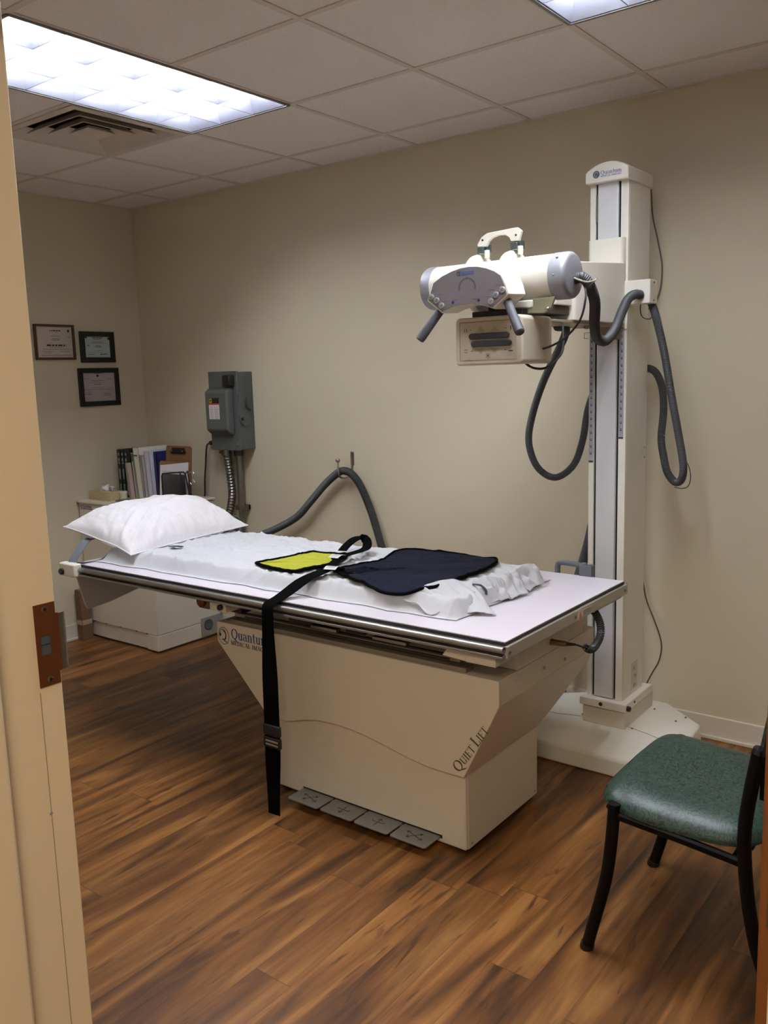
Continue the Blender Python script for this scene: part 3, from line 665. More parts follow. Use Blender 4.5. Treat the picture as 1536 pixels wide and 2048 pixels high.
M().box(.617, .693, -.007, -.0005, 1.165, 1.285).build('cover_plate', trim_m, ol, bevel=.002)
split(M().box(.64, .672, -.010, -.007, 1.235, 1.265).box(.64, .672, -.010, -.007, 1.183, 1.213), 'socket', trim_m, ol, bevel=.003)
pc = thing('power_cord', 'black power cord plugged into the outlet beside the grey switch box', 'cord', (.62, -.05, .9))
M().tube(spline([(.655, -.03, 1.197), (.643, -.045, 1.19), (.634, -.05, 1.15), (.626, -.055, 1.06), (.618, -.06, .98), (.61, -.06, .89), (.60, -.055, .80), (.72, -.05, .6), (.74, -.05, .3)], .01), .0055, 10).build('cable', cable_m, pc)
M().cyl((.656, -.0105, 1.198), (.655, -.035, 1.198), .016, .012, n=16).build('plug', cable_m, pc)

# ------------------------------------------------------------------ x-ray table
TB = thing('xray_table', 'white topped elevating x-ray table on a cream pedestal in the middle of the room', 'x-ray table', (2.843, -1.15, 0))
TX0, TX1, TY0, TY1, TZ = 1.40, 3.562, -1.500, -.616, .800
M().box(TX0, TX1, TY0, TY1, TZ - .003, TZ).build('tabletop', whiteg, TB, smooth=0)
M().box(TX0, TX1 + .001, TY0 - .001, TY1 + .001, TZ - .012, TZ - .003).build('tabletop_core', black, TB, smooth=0)
for sgn, y0 in ((-1, TY0), (1, TY1)):
    r_ = M(); ya = y0 + sgn * .004
    r_.prism([(0, -.013), (sgn * .030, -.013), (sgn * .030, -.020), (sgn * .014, -.022), (sgn * .014, -.037), (sgn * .034, -.039), (sgn * .034, -.047), (0, -.047)], (TX0, ya - sgn * .012, TZ), Y, Z, X, TX1 - TX0 + .004)
    r_.cyl((TX0, ya + sgn * .012, TZ - .0215), (TX1 + .004, ya + sgn * .012, TZ - .0215), .0105, n=20)
    r_.build('side_rail', alum, TB, bevel=.001)
er = M().box(TX1 + .002, TX1 + .012, TY0 - .006, TY1 + .006, TZ - .048, TZ - .012).box(TX0 - .010, TX0, TY0 + .006, TY1 - .006, TZ - .048, TZ - .012)
split(er, 'end_rail', alumd, TB, bevel=.001)
q = M()
for y in (-1.495, -.635): q.lathe((TX1 + .012, y, TZ - .03), X, [(0, .006), (.002, .006), (.003, .004)], 14)
q.lathe((TX1 + .012, -1.055, TZ - .03), X, [(0, .006), (.002, .006), (.003, .004)], 14)
split(q, 'end_rail_screw', steel, TB)
kk = M()
for y in (-1.495, -.635, -1.055): kk.box(TX1 + .0150, TX1 + .0156, y - .004, y + .004, TZ - .031, TZ - .029)
split(kk, 'screw_slot', dark, TB, smooth=0)
M().box(TX1 + .012, TX1 + .0128, -1.035, -1.000, TZ - .046, TZ - .016).box(TX1 + .012, TX1 + .0126, -.998, -.925, TZ - .044, TZ - .02).build('warning_label', mat('label white', (206, 200, 192), .6), TB, smooth=0)
M().prism([(0, 0), (.022, 0), (.011, .021)], (TX1 + .0129, -1.029, TZ - .042), Y, Z, X, .0004).build('warning_triangle', orange, TB, smooth=0)
txt_lines(M(), (TX1 + .0127, -.996, TZ - .044), Y, Z, X, .003, .068, [.004, .008, .012, .016, .02], .0016, 4).build('label_text', inklight, TB, smooth=0)
# under-carriage
M().box(2.14, 3.50, -1.44, -.68, TZ - .06, TZ - .047).box(2.2, 3.45, -1.435, -.69, TZ - .047, TZ - .013).build('float_frame', mat('dark grey frame', (82, 76, 70), .6), TB, smooth=0)
M().box(2.215, 3.484, -1.288, -.80, .6355, TZ - .06).build('carriage', cream, TB, bevel=.003)
M().box(3.484, 3.486, -1.287, -.801, .638, .735).build('carriage_end_plate', cream, TB, smooth=0)
q = M()
for y, z in ((-1.215, .70), (-.86, .705), (-1.106, .593), (-.951, .579)): q.lathe((3.486, y, z), X, [(0, .0055), (.003, .0055), (.004, .0035)], 14)
split(q, 'bolt', steel, TB)
# long slide rails in the gap under the top
q = M()
q.box(2.30, 3.34, -1.400, -1.380, .668, .684).box(2.27, 3.36, -1.398, -1.350, .6355, .651)
split(q, 'slide_rail', mat('satin rail', (150, 142, 130), .4, metal=.5), TB, bevel=.001)
M().box(2.36, 3.30, -1.405, -1.400, .671, .676).cyl((2.33, -1.41, .69), (3.33, -1.41, .69), .005, n=10).box(2.30, 2.36, -1.42, -1.37, .69, .74).box(2.62, 2.74, -1.43, -1.37, .70, .74).box(2.90, 2.98, -1.44, -1.37, .71, .74).build('guide_rod', black, TB)
split(M().box(2.74, 2.86, -1.445, -1.42, .700, .712).box(3.02, 3.16, -1.445, -1.42, .704, .716), 'lock_bar', steel, TB, bevel=.002)
# cream end blocks below the near rail
M().box(3.418, 3.524, -1.492, -1.40, .711, .752).build('corner_block', cream, TB, bevel=.002)
M().prism([(3.33, .716), (3.416, .711), (3.416, .751), (3.355, .751)], (0, -1.488, 0), X, Z, Y, .08).build('corner_block', cream, TB, bevel=.002)
M().box(3.45, 3.555, -.86, -.62, .735, .752).build('corner_block', cream, TB, bevel=.002)
M().box(2.262, 2.352, -1.492, -1.40, .709, .752).build('switch_block', cream, TB, bevel=.002)
M().lathe((2.328, -1.492, .729), -Y, [(0, .011), (.012, .011), (.015, .008)], 20).build('blue_knob', mat('dark blue knob', (24, 30, 62), .4), TB)
es = M().box(2.192, 2.250, -1.488, -1.42, .706, .757).build('stop_button_housing', mat('taupe housing', (104, 90, 82), .5), TB, bevel=.006)
M().lathe((2.222, -1.488, .738), -Y, [(0, .018), (.006, .021), (.016, .021), (.019, .016)], 24).build('stop_button', mat('dark red button', (116, 26, 24), .4), TB)
# shroud (upper moving cover), silhouette with the curved lower edge
wave = [(2.458, .300), (2.56, .297), (2.598, .306), (2.66, .325), (2.726, .337), (2.80, .341), (2.869, .339), (2.94, .331), (3.004, .319), (3.08, .304), (3.153, .291), (3.21, .284), (3.26, .283), (3.352, .283)]
fp_ = [(2.200, .635), (2.200, .553)] + wave + [(3.486, .554), (3.486, .635)]
M().prism(fp_, (0, -1.408, 0), X, Z, Y, .018).build('front_cover', cream, TB, bevel=.002)
body = M().prism([(2.202, .634), (2.202, .555), (2.40, .36), (3.30, .36), (3.484, .555), (3.484, .634)], (0, -1.392, 0), X, Z, Y, .69)
body.build('shroud', cream, TB, bevel=.002)
for sx, x0, x1 in ((1, 3.486, 3.352), (-1, 2.200, 2.458)):
    s2 = M()
    # sloping end panel that also tapers at the back
    a_, b2 = Vector((x0, 0, .555)), Vector((x1, 0, .283))
    s2.add([(x0, -1.392, .555), (x0, -.70, .555), (x0 - sx * .03, -.70, .49), (x1, -.885, .283), (x1, -1.392, .283), (x0 - sx * .01, -1.392, .555), (x0 - sx * .01, -.70, .555), (x0 - sx * .04, -.70, .49), (x1 - sx * .01, -.885, .283), (x1 - sx * .01, -1.392, .283)],
           [(0, 1, 2, 3, 4), (9, 8, 7, 6, 5), (0, 4, 9, 5), (4, 3, 8, 9), (3, 2, 7, 8), (2, 1, 6, 7), (1, 0, 5, 6)])
    s2.build('end_panel', cream, TB, smooth=0)
    q = M()
    for y, t_ in ((-1.36, .05), (-.93, .05), (-1.03, .12)):
        q.sphere((x1 + (x0 - x1) * t_ - sx * .001, y, .283 + .272 * t_ + .004), .0035, 6)
    split(q, 'rivet', steel, TB)
# lower pedestal
M().prism([(2.470, 0.012), (3.345, 0.012), (3.345, .40), (2.470, .40)], (0, -1.388, 0), X, Z, Y, .501).build('pedestal', cream, TB, bevel=.008, seg=3)
M().box(3.3405, 3.3465, -1.375, -.892, .014, .40).build('pedestal_end_panel', cream, TB, bevel=.002)
M().box(2.49, 3.33, -1.37, -.90, 0, .012).build('pedestal_foot', dark, TB, smooth=0)
q = M()
for y, z in ((-1.355, .30), (-1.355, .03), (-.91, .285), (-.91, .03)): q.lathe((3.3465, y, z), X, [(0, .0035), (.002, .003)], 10)
split(q, 'panel_screw', steel, TB)
logo(TB, (2.208, -1.4085, .545), X, Z, -Y, .30)
ql = M(); d_ = Vector((.110, 0, .165)).normalized(); u_ = Vector((-d_.z, 0, d_.x))
serif(ql, 'QUIET LIFT', Vector((3.336, -1.4085, .296)), d_, u_, -Y, .205, .036, .72)
ql.build('lettering', greenink, TB, smooth=0)
# foot pedals
for i in range(4):
    x0 = 2.618 + .1585 * i; pz = .034
    pd = M().prism([(x0, -1.386), (x0 + .150, -1.386), (x0 + .150, -1.474), (x0 + .143, -1.482), (x0 + .007, -1.482), (x0, -1.474)], (0, 0, pz - .002), X, Y, Z, .005).build('foot_pedal', plate_grey, TB, bevel=.001)
    s_ = M(); cxx, cyy = x0 + .075, -1.435
    def seg(a, b, w_=.0022): s_.prism([(p[0] + cxx, p[1] + cyy) for p in ln(a[0], a[1], b[0], b[1], w_)[0]], (0, 0, pz + .0032), X, Y, Z, .0005)
    if i in (0, 3):
        seg((-.038, .012), (.038, -.012)); seg((-.020, -.022), (.020, .022))
        for (px, py), (dx, dy) in (((-.038, .012), (1, -.3)), ((.038, -.012), (-1, .3)), ((-.020, -.022), (.6, .7)), ((.020, .022), (-.6, -.7))):
            for r2 in (.6, -.6): c_, s3 = math.cos(r2), math.sin(r2); seg((px, py), (px + .014 * (dx * c_ - dy * s3), py + .014 * (dx * s3 + dy * c_)))
    else:
        k = -1 if i == 1 else 1
        seg((-.022, 0), (.022, 0)); seg((0, -.024), (0, .024)); seg((0, k * .024), (-.010, k * .012)); seg((0, k * .024), (.010, k * .012)); seg((.022, 0), (.026, .008)); seg((-.022, 0), (-.026, .006))
    o_ = s_.build('pedal_symbol', ink, pd, smooth=0)
M().box(2.615, 3.25, -1.3885, -1.386, .030, .042).build('pedal_slot', dark, TB, smooth=0)
# hand grip on the far rail
hg = M(); hy_ = -.606
hg.tube(spline([(3.288, hy_, .775), (3.288, hy_, .825), (3.297, hy_, .838), (3.33, hy_, .840), (3.385, hy_, .838), (3.40, hy_, .836)], .006), .012, 12, flat=.8)
hg.box(3.385, 3.435, hy_ - .016, hy_ + .016, .770, .842)
hg.build('hand_grip', greyplast, TB, bevel=.005, seg=3)
M().cyl((3.40, hy_ - .003, .842), (3.40, hy_ - .003, .849), .009, n=16).cyl((3.424, hy_ - .003, .840), (3.424, hy_ - .003, .846), .009, n=16).build('grip_button', mat('light grey button', (124, 124, 122), .5), TB)
# side plug and coiled cord
cc = thing('coiled_cord', 'dark grey coiled cord looping from the plug on the table end', 'cord', (3.55, -.9, .6))
M().cyl((3.487, -1.062, .672), (3.53, -1.035, .664), .011, .009, n=16).build('plug', mat('brass plug', (140, 116, 82), .4, metal=.7), cc)
M().cyl((3.53, -1.035, .664), (3.555, -1.012, .66), .007, .004, n=12).tube(spline([(3.555, -1.012, .66), (3.575, -.99, .648), (3.575, -.965, .641)], .006), .003, 8).build('strain_relief', cable_m, cc)
core = resample(spline([(3.572, -.965, .640), (3.572, -.925, .622), (3.572, -.880, .628), (3.572, -.845, .655), (3.565, -.835, .695), (3.548, -.845, .735), (3.53, -.85, .748)], .003), .0011)
hx = []; a = None
for i, p in enumerate(core):
    t_ = (core[min(i + 1, len(core) - 1)] - core[max(i - 1, 0)]).normalized()
    a = Vector((1, 0, 0)) if a is None else a
    a = (a - t_ * a.dot(t_)).normalized(); b = t_.cross(a); q_ = 2 * PI * i / 7
    hx.append(p + (a * math.cos(q_) + b * math.sin(q_)) * .0115)
M().tube(hx, .0035, 6).build('coil', mat('dark grey coil', (58, 60, 64), .45), cc)

# ------------------------------------------------------------------ mattress pad and sheet
PX0, PX1, PY0, PY1, PZ = 1.46, 3.315, -1.405, -.775, .047
def smooth01(t): t = max(0., min(1., t)); return t * t * (3 - 2 * t)
def sheet_z(x, y, wr=True):
    dx = min(x - PX0, PX1 - x); dy = min(y - PY0 - (.035 * (x - 1.5) / 1.8), PY1 - y)
    d = min(dx, dy) if (dx < .03 or dy < .03) else .05
    if dx < .03 and dy < .03: d = .03 - math.hypot(max(0, .03 - dx), max(0, .03 - dy))
    h = PZ * smooth01((d + .014) / (.044 + .014 * noise.noise(Vector((x * 6, y * 4, 7)))))
    n_ = 0
    if wr:
        top = smooth01((d + .01) / .04)
        wx_ = x + .05 * noise.noise(Vector((x * 4, y * 4, 11))); wy_ = y + .04 * noise.noise(Vector((x * 5, y * 5, 21)))
        n_ += .0045 * noise.noise(Vector((x * 3.1 + y * 5, y * 6 - x, 1.7)))
        for th, fa, fb, am, sd in ((.25, 3.5, 17, .0062, 4.2), (-.5, 4.5, 20, .0048, 8.1), (1.2, 5, 16, .0038, 15.3), (.05, 7, 36, .0022, 3.3)):
            ca, sa = math.cos(th), math.sin(th); p_ = noise.noise(Vector(((wx_ * ca + wy_ * sa) * fa, (-wx_ * sa + wy_ * ca) * fb, sd)))
            n_ += 1.4 * am * (max(0, 1 - abs(p_) * 3.2) ** 2) * (.35 + .65 * smooth01(.5 + 2 * noise.noise(Vector((x * 2.3, y * 3, sd + 2)))))  * (.4 + .6 * top)
        e_ = math.exp(-((dy - .03) / .07) ** 2); n_ += e_ * .004 * noise.noise(Vector((x * 22, y * 5, 9.)))
        # raised back hem
        n_ += .012 * math.exp(-((y - PY1 + .015) / .03) ** 2) * (0.4 + noise.noise(Vector((x * 9, 3, 1))))
        # long fold radiating from the pillow
        for x0, y0, x1, y1, a_, w_ in ((1.80, -1.12, 2.25, -1.16, .012, .018), (1.82, -1.02, 2.15, -1.05, .010, .014), (1.78, -1.20, 1.95, -1.30, .008, .016), (1.75, -1.34, 2.0, -1.38, .007, .02), (2.9, -1.40, 3.2, -1.30, .010, .015), (2.4, -.86, 2.9, -.80, .007, .02)):
            vx, vy = x1 - x0, y1 - y0; L_ = vx * vx + vy * vy; t_ = max(0, min(1, ((x - x0) * vx + (y - y0) * vy) / L_)); dd = math.hypot(x - x0 - vx * t_, y - y0 - vy * t_)
            n_ += a_ * math.exp(-(dd / w_) ** 2) * math.sin(PI * min(1, .25 + t_ * .75)) * top
        r_ = smooth01((x - 3.02) / .25); n_ += r_ * top * .012 * (abs(noise.noise(Vector((x * 9 + y * 4, y * 13, 2.)))) - .15)
    return TZ + .0025 + h + n_ * (1 if h > .004 else .15)
MT = thing('mattress_pad', 'thin dark grey mattress pad, mostly hidden under the white sheet', 'mattress', (2.38, -1.08, TZ))
M().box(PX0 + .02, PX1 - .03, PY0 + .085, PY1 - .03, TZ + .0005, TZ + .026).build('pad', mat('pad blue grey', (40, 50, 66), .6), MT, bevel=.01)
SH = thing('bed_sheet', 'rumpled white sheet spread over the pad on the table', 'sheet', (2.38, -1.08, TZ))
def sfn(u, v):
    x = PX0 - .012 + (PX1 - PX0 + .024) * u; y0, y1 = PY0 + .035 * (x - 1.5) / 1.8 - .028, PY1 + .03
    wob0 = .017 * noise.noise(Vector((x * 7, 0, 3))) + .004 * noise.noise(Vector((x * 25, 0, 3)))
    wob1 = .010 * noise.noise(Vector((x * 8, 5, 3)))
    y = (y0 + wob0) * (1 - v) + (y1 + wob1) * v
    xx = x + (.010 * noise.noise(Vector((1, y * 12, 3))) if u > .98 else 0)
    return (xx, y, sheet_z(x, y))
M().grid(sfn, 380, 150).build('spread', sheet_m, SH, smooth=180, solid=.001)
# loose cloth end: pointed corner flap, ruffles
def flap(name, corners, nu, nv, amp, seed, lift=0, k=9):
    A, Bc, C, D = [Vector(c) for c in corners]
    def fn(u, v):
        p = (A * (1 - u) + Bc * u) * (1 - v) + (D * (1 - u) + C * u) * v
        n_ = noise.noise(Vector((u * k, v * 2.2, seed))) * amp * (.3 + u * .0 + .7 * math.sin(PI * min(1, v * 1.1)))
        bow = lift * math.sin(PI * u) * (1 - v * .6)
        z = max(p.z + n_ + bow, TZ + .0035)
        return (p.x + .5 * n_, p.y + .3 * n_, z)
    M().grid(fn, nu, nv).build(name, sheet_m, SH, smooth=180, solid=.0012)
flap('corner_flap', [(3.12, -1.29, .866), (3.25, -1.17, .868), (3.405, -1.281, .805), (3.300, -1.335, .807)], 40, 44, .014, 3.1, .020, 6)
flap('corner_flap', [(3.08, -1.372, .846), (3.20, -1.31, .866), (3.300, -1.338, .806), (3.225, -1.392, .806)], 30, 26, .022, 5.4, .018, 7)
flap('corner_flap', [(3.235, -1.20, .866), (3.285, -1.05, .866), (3.352, -1.065, .806), (3.315, -1.19, .807)], 36, 26, .026, 8.8, .012, 7)
flap('corner_flap', [(3.27, -1.08, .864), (3.30, -.94, .864), (3.362, -.985, .806), (3.352, -1.08, .807)], 24, 24, .022, 2.8, .012, 6)
flap('corner_flap', [(3.28, -.97, .866), (3.285, -.79, .866), (3.350, -.845, .812), (3.350, -.95, .808)], 24, 24, .020, 12.8, .014, 5)
eb = M().ribbon(spline([(3.262, -1.195, .872), (3.285, -1.18, .868), (3.303, -1.175, .852), (3.306, -1.177, .838)], .004), (.3, 1, 0), .0035, .0018); eb.build('elastic_edge', mat('slate elastic', (58, 70, 88), .7), SH)
M().ribbon(spline([(1.735, -1.245, .8635), (1.765, -1.235, .866), (1.795, -1.225, .864)], .004), (0, 1, 0), .009, .0015).build('dark_tag', mat('dark teal tag', (28, 42, 54), .6), SH)
# drape over the head end
def drape(u, v):
    y = -1.50 + .72 * u
    prof = .19 * smooth01((u + .0) / .09) + .035 - .055 * smooth01((u - .1) / .6)
    zb = TZ - prof
    zt = .812 + .026 * smooth01((u - .12) / .1) * (1 if u < .97 else 0)
    z = zt * (1 - v) + zb * v
    x = 1.455 - .058 * smooth01(v * 5) + .012 * noise.noise(Vector((u * 7, v * 1.2, 2))) * smooth01(v * 4) - .012 * v
    return (min(x, 1.375) if v > .22 else x, y + .015 * v * noise.noise(Vector((u * 5, v, 8))), z)
M().grid(drape, 90, 40).build('end_drape', sheet_m, SH, smooth=180, solid=.0012)
hem = []
for i in range(60): p = Vector(drape(i / 59, 1)); hem.append(p + Vector((-.002, 0, .004 + .0018 * math.sin(i * 2.1))))
M().tube(hem, .0035, 6).build('hem', sheet_m, SH)
# head-end band with clamps
HB = thing('compression_band', 'grey band arching under the pillow between two cream side clamps', 'band', (1.4, -1.06, TZ))
bpth = spline([(1.400, -1.518, .79), (1.392, -1.505, .815), (1.368, -1.445, .862), (1.345, -1.385, .885), (1.34, -1.28, .878), (1.36, -1.08, .872), (1.40, -.80, .88), (1.46, -.66, .895), (1.475, -.605, .87), (1.45, -.592, .82), (1.44, -.592, .79)], .015)
M().ribbon(bpth, (1, .3, 0), .022, .0016).build('strap', mat('grey band', (98, 102, 110), .7), HB)
for y0, y1, nx in ((-1.545, -1.505, 1), (-.611, -.575, 1)):
    M().box(1.338, 1.452, y0, y1, .748, .806).build('clamp', creamw, HB, bevel=.007, seg=3)
M().lathe((1.362, -1.545, .768), -Y, [(0, .014), (.010, .014), (.013, .011)], 16).build('clamp_knob', black, HB)

# ------------------------------------------------------------------ pillow
pm = bpy.data.materials.new('white satin stripe pillowcase'); pm.use_nodes = True; nt = pm.node_tree; b_ = nt.nodes['Principled BSDF']
tcx = nt.nodes.new('ShaderNodeTexCoord'); wv = nt.nodes.new('ShaderNodeTexWave'); wv.bands_direction = 'Y'; wv.inputs['Scale'].default_value = 14; wv.inputs['Distortion'].default_value = .6; wv.inputs['Detail'].default_value = 1
mr = nt.nodes.new('ShaderNodeMapRange'); mr.inputs[3].default_value = .62; mr.inputs[4].default_value = .78
nt.links.new(tcx.outputs['Object'], wv.inputs[0]); nt.links.new(wv.outputs['Fac'], mr.inputs[0]); nt.links.new(mr.outputs[0], b_.inputs['Roughness'])
cr = nt.nodes.new('ShaderNodeMix'); cr.data_type = 'RGBA'; cr.inputs[6].default_value = srgb((229, 226, 230)); cr.inputs[7].default_value = srgb((232, 229, 233)); nt.links.new(wv.outputs['Fac'], cr.inputs[0]); nt.links.new(cr.outputs[2], b_.inputs['Base Color'])
PL_ = thing('pillow', 'plump white pillow in a satin striped case at the head end', 'pillow', (1.45, -1.07, .87))
def pil(u, v, side):
    a_, b2 = 2 * u - 1, 2 * v - 1
    # inset edges, pointed corners
    ex = 1 - .075 * (1 - b2 * b2) ** .8; ey = 1 - .06 * (1 - a_ * a_) ** .8
    px, py = a_ * ex * .245, b2 * ey * .345
    g = max(0, (1 - abs(a_) ** 2.4)) ** .55 * max(0, (1 - abs(b2) ** 2.6)) ** .55
    mx = .128 if side > 0 else -.055
    h = mx * g * (1 + .12 * noise.noise(Vector((a_ * 1.6, b2 * 1.7, 4))))
    edge = 1 - g
    cr_ = .010 * noise.noise(Vector((a_ * 3 - b2 * 5, b2 * 9 + a_ * 4, 6.5 if side > 0 else 2))) * (.35 + edge) + .006 * (abs(noise.noise(Vector((a_ * 8, b2 * 4 + a_ * 5, 3.1)))) - .2)
    h += cr_ * min(1, g * 3)
    if side > 0:
        for (ux, uy, vx, vy, am, wd_) in ((.9, -.9, .25, -.15, .012, .05), (.95, -.6, .35, -.1, .010, .04), (.6, -.95, .1, -.3, .009, .05), (.9, .9, .3, .35, .010, .05), (.2, .95, 0, .3, .008, .06), (-.9, -.9, -.3, -.35, .010, .05), (.1, -.5, -.15, .5, .006, .035), (.3, -.3, .15, .55, .006, .03), (-.9, .3, -.3, .2, .007, .05)):
            dx_, dy_ = vx - ux, vy - uy; L2 = dx_ * dx_ + dy_ * dy_; t_ = max(0, min(1, ((a_ - ux) * dx_ + (b2 - uy) * dy_) / L2)); dd = math.hypot(a_ - ux - dx_ * t_, b2 - uy - dy_ * t_)
            h += am * math.exp(-(dd / wd_) ** 2) * math.sin(PI * min(1, .15 + t_ * .85)) * min(1, g * 3)
    base = .905 - .048 * (a_ * .5) + .012 * b2 + .018 * max(0, -a_) * (b2 * b2)
    if a_ > 0: base -= .018 * a_ ** 2
    return (1.445 + px + .03 * b2 * 0, -1.075 + py, base + h)
pmesh = M().grid(lambda u, v: pil(u, v, 1), 90, 120).grid(lambda u, v: pil(u, v, -1), 90, 120)
pmesh.build('pillowcase', pm, PL_, smooth=180)
seamp = [Vector(pil(i / 40, 0, 1)) for i in range(41)] + [Vector(pil(1, i / 50, 1)) for i in range(1, 51)] + [Vector(pil(1 - i / 40, 1, 1)) for i in range(1, 41)] + [Vector(pil(0, 1 - i / 50, 1)) for i in range(1, 51)]
M().tube(seamp, .0028, 6).build('piping', pm, PL_)

# ------------------------------------------------------------------ lead shields on the sheet
def outline(pts, step=.008):
    P = [Vector((p[0], p[1], 0)) for p in pts]; P = P[-2:] + P + P[:3]; out = []
    for i in range(2, len(P) - 3 + 1):
        a, b, c, d = P[i - 1], P[i], P[i + 1], P[min(i + 2, len(P) - 1)]
        n = max(2, int((c - b).length / step))
        for k in range(n): t_ = k / n; out.append(.5 * ((2 * b) + (c - a) * t_ + (2 * a - 5 * b + 4 * c - d) * t_ * t_ + (3 * b - a - 3 * c + d) * t_ ** 3))
    return out
def cloth_piece(out, lift, amp, seed, rings=22):
    c = sum(out, Vector()) / len(out); n = len(out); V = []; F = []
    def z(x, y, k): return sheet_z(x, y) * .35 + .65 * (TZ + .0025 + PZ) + lift + amp * noise.noise(Vector((x * 7, y * 11, seed))) * (k) + amp * .4 * abs(noise.noise(Vector((x * 16 + y * 9, y * 20, seed))))
    for layer in (0, 1):
        for r in range(rings + 1):
            s_ = r / rings
            for p in out: q = c + (p - c) * s_; V.append((q.x, q.y, z(q.x, q.y, 1 - s_ ** 4) - layer * .004))
    for layer in (0, 1):
        b = layer * (rings + 1) * n
        for r in range(rings):
            for i in range(n): F.append((b + r * n + i, b + r * n + (i + 1) % n, b + (r + 1) * n + (i + 1) % n, b + (r + 1) * n + i))
    b = (rings + 1) * n; e_ = rings * n
    for i in range(n): F.append((e_ + i, e_ + (i + 1) % n, b + e_ + (i + 1) % n, b + e_ + i))
    m = M(); m.add(V, F); rim = [Vector(V[e_ + i]) for i in range(n)] + [Vector(V[e_])]
    return m, rim
AP = thing('lead_apron', 'navy blue lead half apron lying flat on the sheet, with long black belt hanging down', 'lead apron', (2.95, -1.1, .855))
no = outline([(2.700, -1.255), (2.80, -1.31), (2.942, -1.364), (3.065, -1.385), (3.150, -1.345), (3.172, -1.25), (3.172, -1.10), (3.170, -.95), (3.150, -.84), (3.10, -.79), (2.98, -.79), (2.86, -.80), (2.74, -.81), (2.695, -.86), (2.72, -.95), (2.752, -1.04), (2.728, -1.14)])
m_, rim = cloth_piece(no, .019, .009, 2.2); m_.build('apron', navy, AP, smooth=180)
M().tube(rim, .0055, 8).build('binding', webbing, AP)
belt = [(2.735, -1.24, .876), (2.70, -1.27, .880), (2.695, -1.32, .876), (2.685, -1.38, .866), (2.672, -1.42, .850), (2.655, -1.46, .826), (2.645, -1.505, .8075), (2.643, -1.535, .802), (2.642, -1.553, .79), (2.642, -1.558, .75), (2.644, -1.562, .6), (2.646, -1.566, .45), (2.646, -1.568, .30), (2.642, -1.570, .16), (2.640, -1.572, .016)]
bs = spline(belt, .02); wv_ = []; hw_ = []
for p in bs:
    if p.z > .8: wv_.append((1, .25, 0)); hw_.append(.025)
    else: wv_.append((1, .1, 0)); hw_.append(.025 + .009 * smooth01((.75 - p.z) / .25) - .008 * smooth01((.25 - p.z) / .22))
M().ribbon(bs, wv_, hw_, .0015).build('belt', webbing, AP)
bk_ = M().obox((2.646, -1.568, .338), X, Y, Z, .040, .008, .020).obox((2.646, -1.568, .292), X, Y, Z, .040, .008, .020)
split(bk_, 'buckle', black, AP, bevel=.004)
split(M().obox((2.650, -1.577, .299), X, Y, Z, .030, .0008, .003).obox((2.650, -1.577, .286), X, Y, Z, .030, .0008, .003), 'buckle_highlight', mat('painted buckle glint', (150, 140, 130), .3), AP, smooth=0)  # pale strips paint highlights onto the lower buckle half
def tagm(c, d1, d2, l, wd, name, parent, seed):
    c = Vector(c); d1 = Vector(d1).normalized(); d2 = Vector(d2).normalized(); n_ = d1.cross(d2)
    if n_.z < 0: n_ = -n_
    pth = spline([c + d1 * (l * t_) + Z * (.006 * math.sin(t_ * PI)) for t_ in (0, .3, .6, 1)], .004)
    M().ribbon(pth, d2, wd, .0006).build(name, paper, parent)
    k = M()
    for i in range(5):
        o_ = c + d1 * (l * (.2 + .14 * i)) + Z * (.006 * math.sin((.2 + .14 * i) * PI) + .0009); k.obox(o_, d1, d2, Z, .001, wd * .75, .0002)
    k.build(name + '_print', inklight, parent, smooth=0)
tagm((2.712, -1.268, .886), (.3, -1, 0), (1, .3, 0), .05, .024, 'care_tag', AP, 3)
YS = thing('gonad_shield', 'small yellow lead shield edged in black with a looped black strap', 'lead shield', (2.47, -1.17, .855))
yo_ = outline([(2.340, -1.285), (2.345, -1.31), (2.44, -1.33), (2.545, -1.342), (2.565, -1.335), (2.580, -1.26), (2.60, -1.20), (2.60, -1.16), (2.575, -1.07), (2.555, -1.01), (2.53, -1.0), (2.46, -1.015), (2.395, -1.025), (2.380, -1.035), (2.36, -1.16)], .008)
m_, rim = cloth_piece(yo_, .014, .004, 7.2, 14); m_.build('panel', yellow, YS, smooth=180)
M().tube(rim, .0065, 8).build('binding', webbing, YS)
lp = spline([(2.61, -1.15, .880), (2.606, -1.08, .884), (2.605, -1.01, .884), (2.60, -.95, .885), (2.585, -.915, .893), (2.565, -.895, .908), (2.54, -.895, .917), (2.52, -.92, .912), (2.515, -.96, .895), (2.53, -1.01, .882)], .01)
M().ribbon(lp, [(1, .35, .0 if p.z < .89 else .0) for p in lp], .019, .0014).build('strap', webbing, YS)
M().ribbon(spline([(2.618, -1.14, .880), (2.645, -1.19, .881), (2.67, -1.235, .882), (2.695, -1.265, .882)], .01), (1, .3, 0), .018, .0015).build('strap_end', webbing, YS)
tagm((2.60, -1.10, .888), (.15, -1, 0), (1, .2, 0), .06, .022, 'care_tag', YS, 4)

